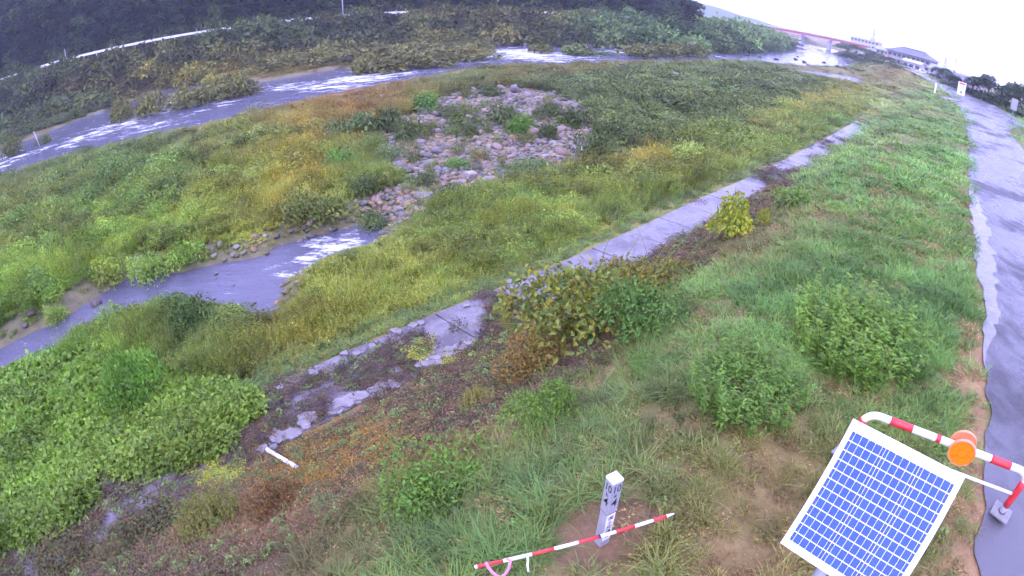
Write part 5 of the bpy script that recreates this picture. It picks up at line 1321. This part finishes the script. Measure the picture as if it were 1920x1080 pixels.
for px, py, w_, lab in ((955, 84, 26, 'tall pale rock outcrop on the far bank above the rapids'), (985, 85, 14, 'narrow rock beside the tall far outcrop'), (1045, 82, 22, 'tall pale rock outcrop in the middle of the far bank'), (1068, 84, 26, 'wide pale rock outcrop on the far bank'), (1100, 86, 24, 'pale rock outcrop right of the wide one on the far bank'), (1145, 87, 32, 'low wide rock outcrop at the right of the far bank'), (930, 84, 20, 'dark rock outcrop left of the tall one on the far bank'), (672, 90, 20, 'dark rock showing through the far bank scrub')):
    rock_px(px, py + 2, w_, (128, 118, 134), lab, .8 if w_ < 28 else .5, name='rock_outcrop', cat='rock', me=random.choice(OUT))
for px, py, w_, lab in ((1622, 176, 14, 'pale rock at the foot of the levee, farther one'), (1675, 177, 12, 'pale rock at the foot of the levee, nearer one'), (1302, 198, 18, 'pale rock half hidden by shrubs right of the bar'), (1446, 134, 14, 'pale boulder beside the side pool'), (1410, 134, 10, 'small pale boulder left of the side pool'), (1433, 152, 14, 'grey boulder among shrubs below the side pool'), (1465, 168, 14, 'flat grey boulder at the edge of the yellow grass'), (1520, 162, 12, 'pale boulder near the right end of the side pool')):
    rock_px(px, py, w_, (165, 155, 175), lab, .55)
for i, (px, py, w_) in enumerate(((1118, 166, 14), (1150, 215, 12), (1175, 228, 14), (1230, 160, 12), (1268, 148, 14), (1205, 190, 12), (1280, 180, 12), (1375, 150, 12), (1340, 205, 16), (1230, 250, 14), (1165, 262, 16), (1395, 165, 12), (1300, 225, 14), (1480, 150, 12))):
    o = rock_px(px, py, w_ * 1.3, (165, 152, 172), 'pale boulder showing between the shrubs right of the stony bar, %s from the left' % ORD2[i], .75)
    o.location.z += .18
# the stony bar, stone by stone
prng = random.Random(11); sp = np.array([pick(a, b)[:2] for a, b in Z_STONE]); bx0, by0 = sp.min(0); bx1, by1 = sp.max(0)
n_ = 0; tries = 0
while n_ < 285 and tries < 60000:
    tries += 1
    x, y = prng.uniform(bx0, bx1), prng.uniform(by0, by1)
    if not inside(sp, np.array([x]), np.array([y]))[0]: continue
    a = prng.choice((.17, .2, .24, .28, .34, .46)) * (.75 + .012 * math.hypot(x, y))
    if any((x - p) ** 2 + (y - q) ** 2 < (.78 * (a + r_)) ** 2 for p, q, r_ in placed): continue
    placed.append((x, y, a)); n_ += 1
    kk = prng.choices(('grey', 'pink', 'orange', 'dark'), (6, 3, 1, 1))[0]
    rock(x, y, gz(x, y), a, a * prng.uniform(.65, .95), a * prng.uniform(.4, .72), prng.choice(SC[kk]), {'grey': 'rounded lilac-grey boulder lying in the stony bar', 'pink': 'rounded pinkish boulder lying in the stony bar', 'orange': 'rounded orange-brown boulder lying in the stony bar', 'dark': 'dark grey boulder lying in the stony bar'}[kk], group='boulders of the stony bar')
PROTO['pebble'] = []
for i in range(5):
    v, f = rock_data(430 + i, 1); PROTO['pebble'].append(mesh('pebble', v, f, M['pebble'], True))
c = candidates(26000, 16, 75, -35, 25)
m1 = inz(Z_STONE, c, 10); m2 = (np.abs(water_d(c) + .4) < .6) & (rng.uniform(size=len(m1)) < .16); m3 = inz(Z_SHRUB, c) & (fbm(c['x'] * .4, c['y'] * .4, 88, 3) > .52) & (rng.uniform(size=len(m1)) < .5)
c = sub(c, m1 | m2 | m3); n = len(c['x'])
pal = np.array([alb(q) for k in SC for q in SC[k]]); 
scatter('cobbles', 'small cobbles filling the gaps of the stony bar and shore', ['pebble'], c['x'], c['y'], c['z'], np.clip(rng.lognormal(-2.0, .45, n), .05, .26), np.zeros(n, int), pal[rng.integers(0, len(pal), n)] * rng.uniform(.3, .62, (n, 1)), 'stones', -.02, .3, flat=.65)
# ================================================================== rainy air
hz = MB().box((0, 0, 28), (2900, 2900, 76)).obj('haze', None); tag(hz, 'pale rain haze filling the valley air', 'haze', kind='stuff')
hm = bpy.data.materials.new('rain_haze'); hm.use_nodes = True; t = hm.node_tree; t.nodes.clear()
o = t.nodes.new('ShaderNodeOutputMaterial'); pv = t.nodes.new('ShaderNodeVolumePrincipled'); pv.inputs['Color'].default_value = (.80, .86, 1, 1); pv.inputs['Density'].default_value = HAZE
t.links.new(pv.outputs[0], o.inputs['Volume']); hz.data.materials.append(hm)
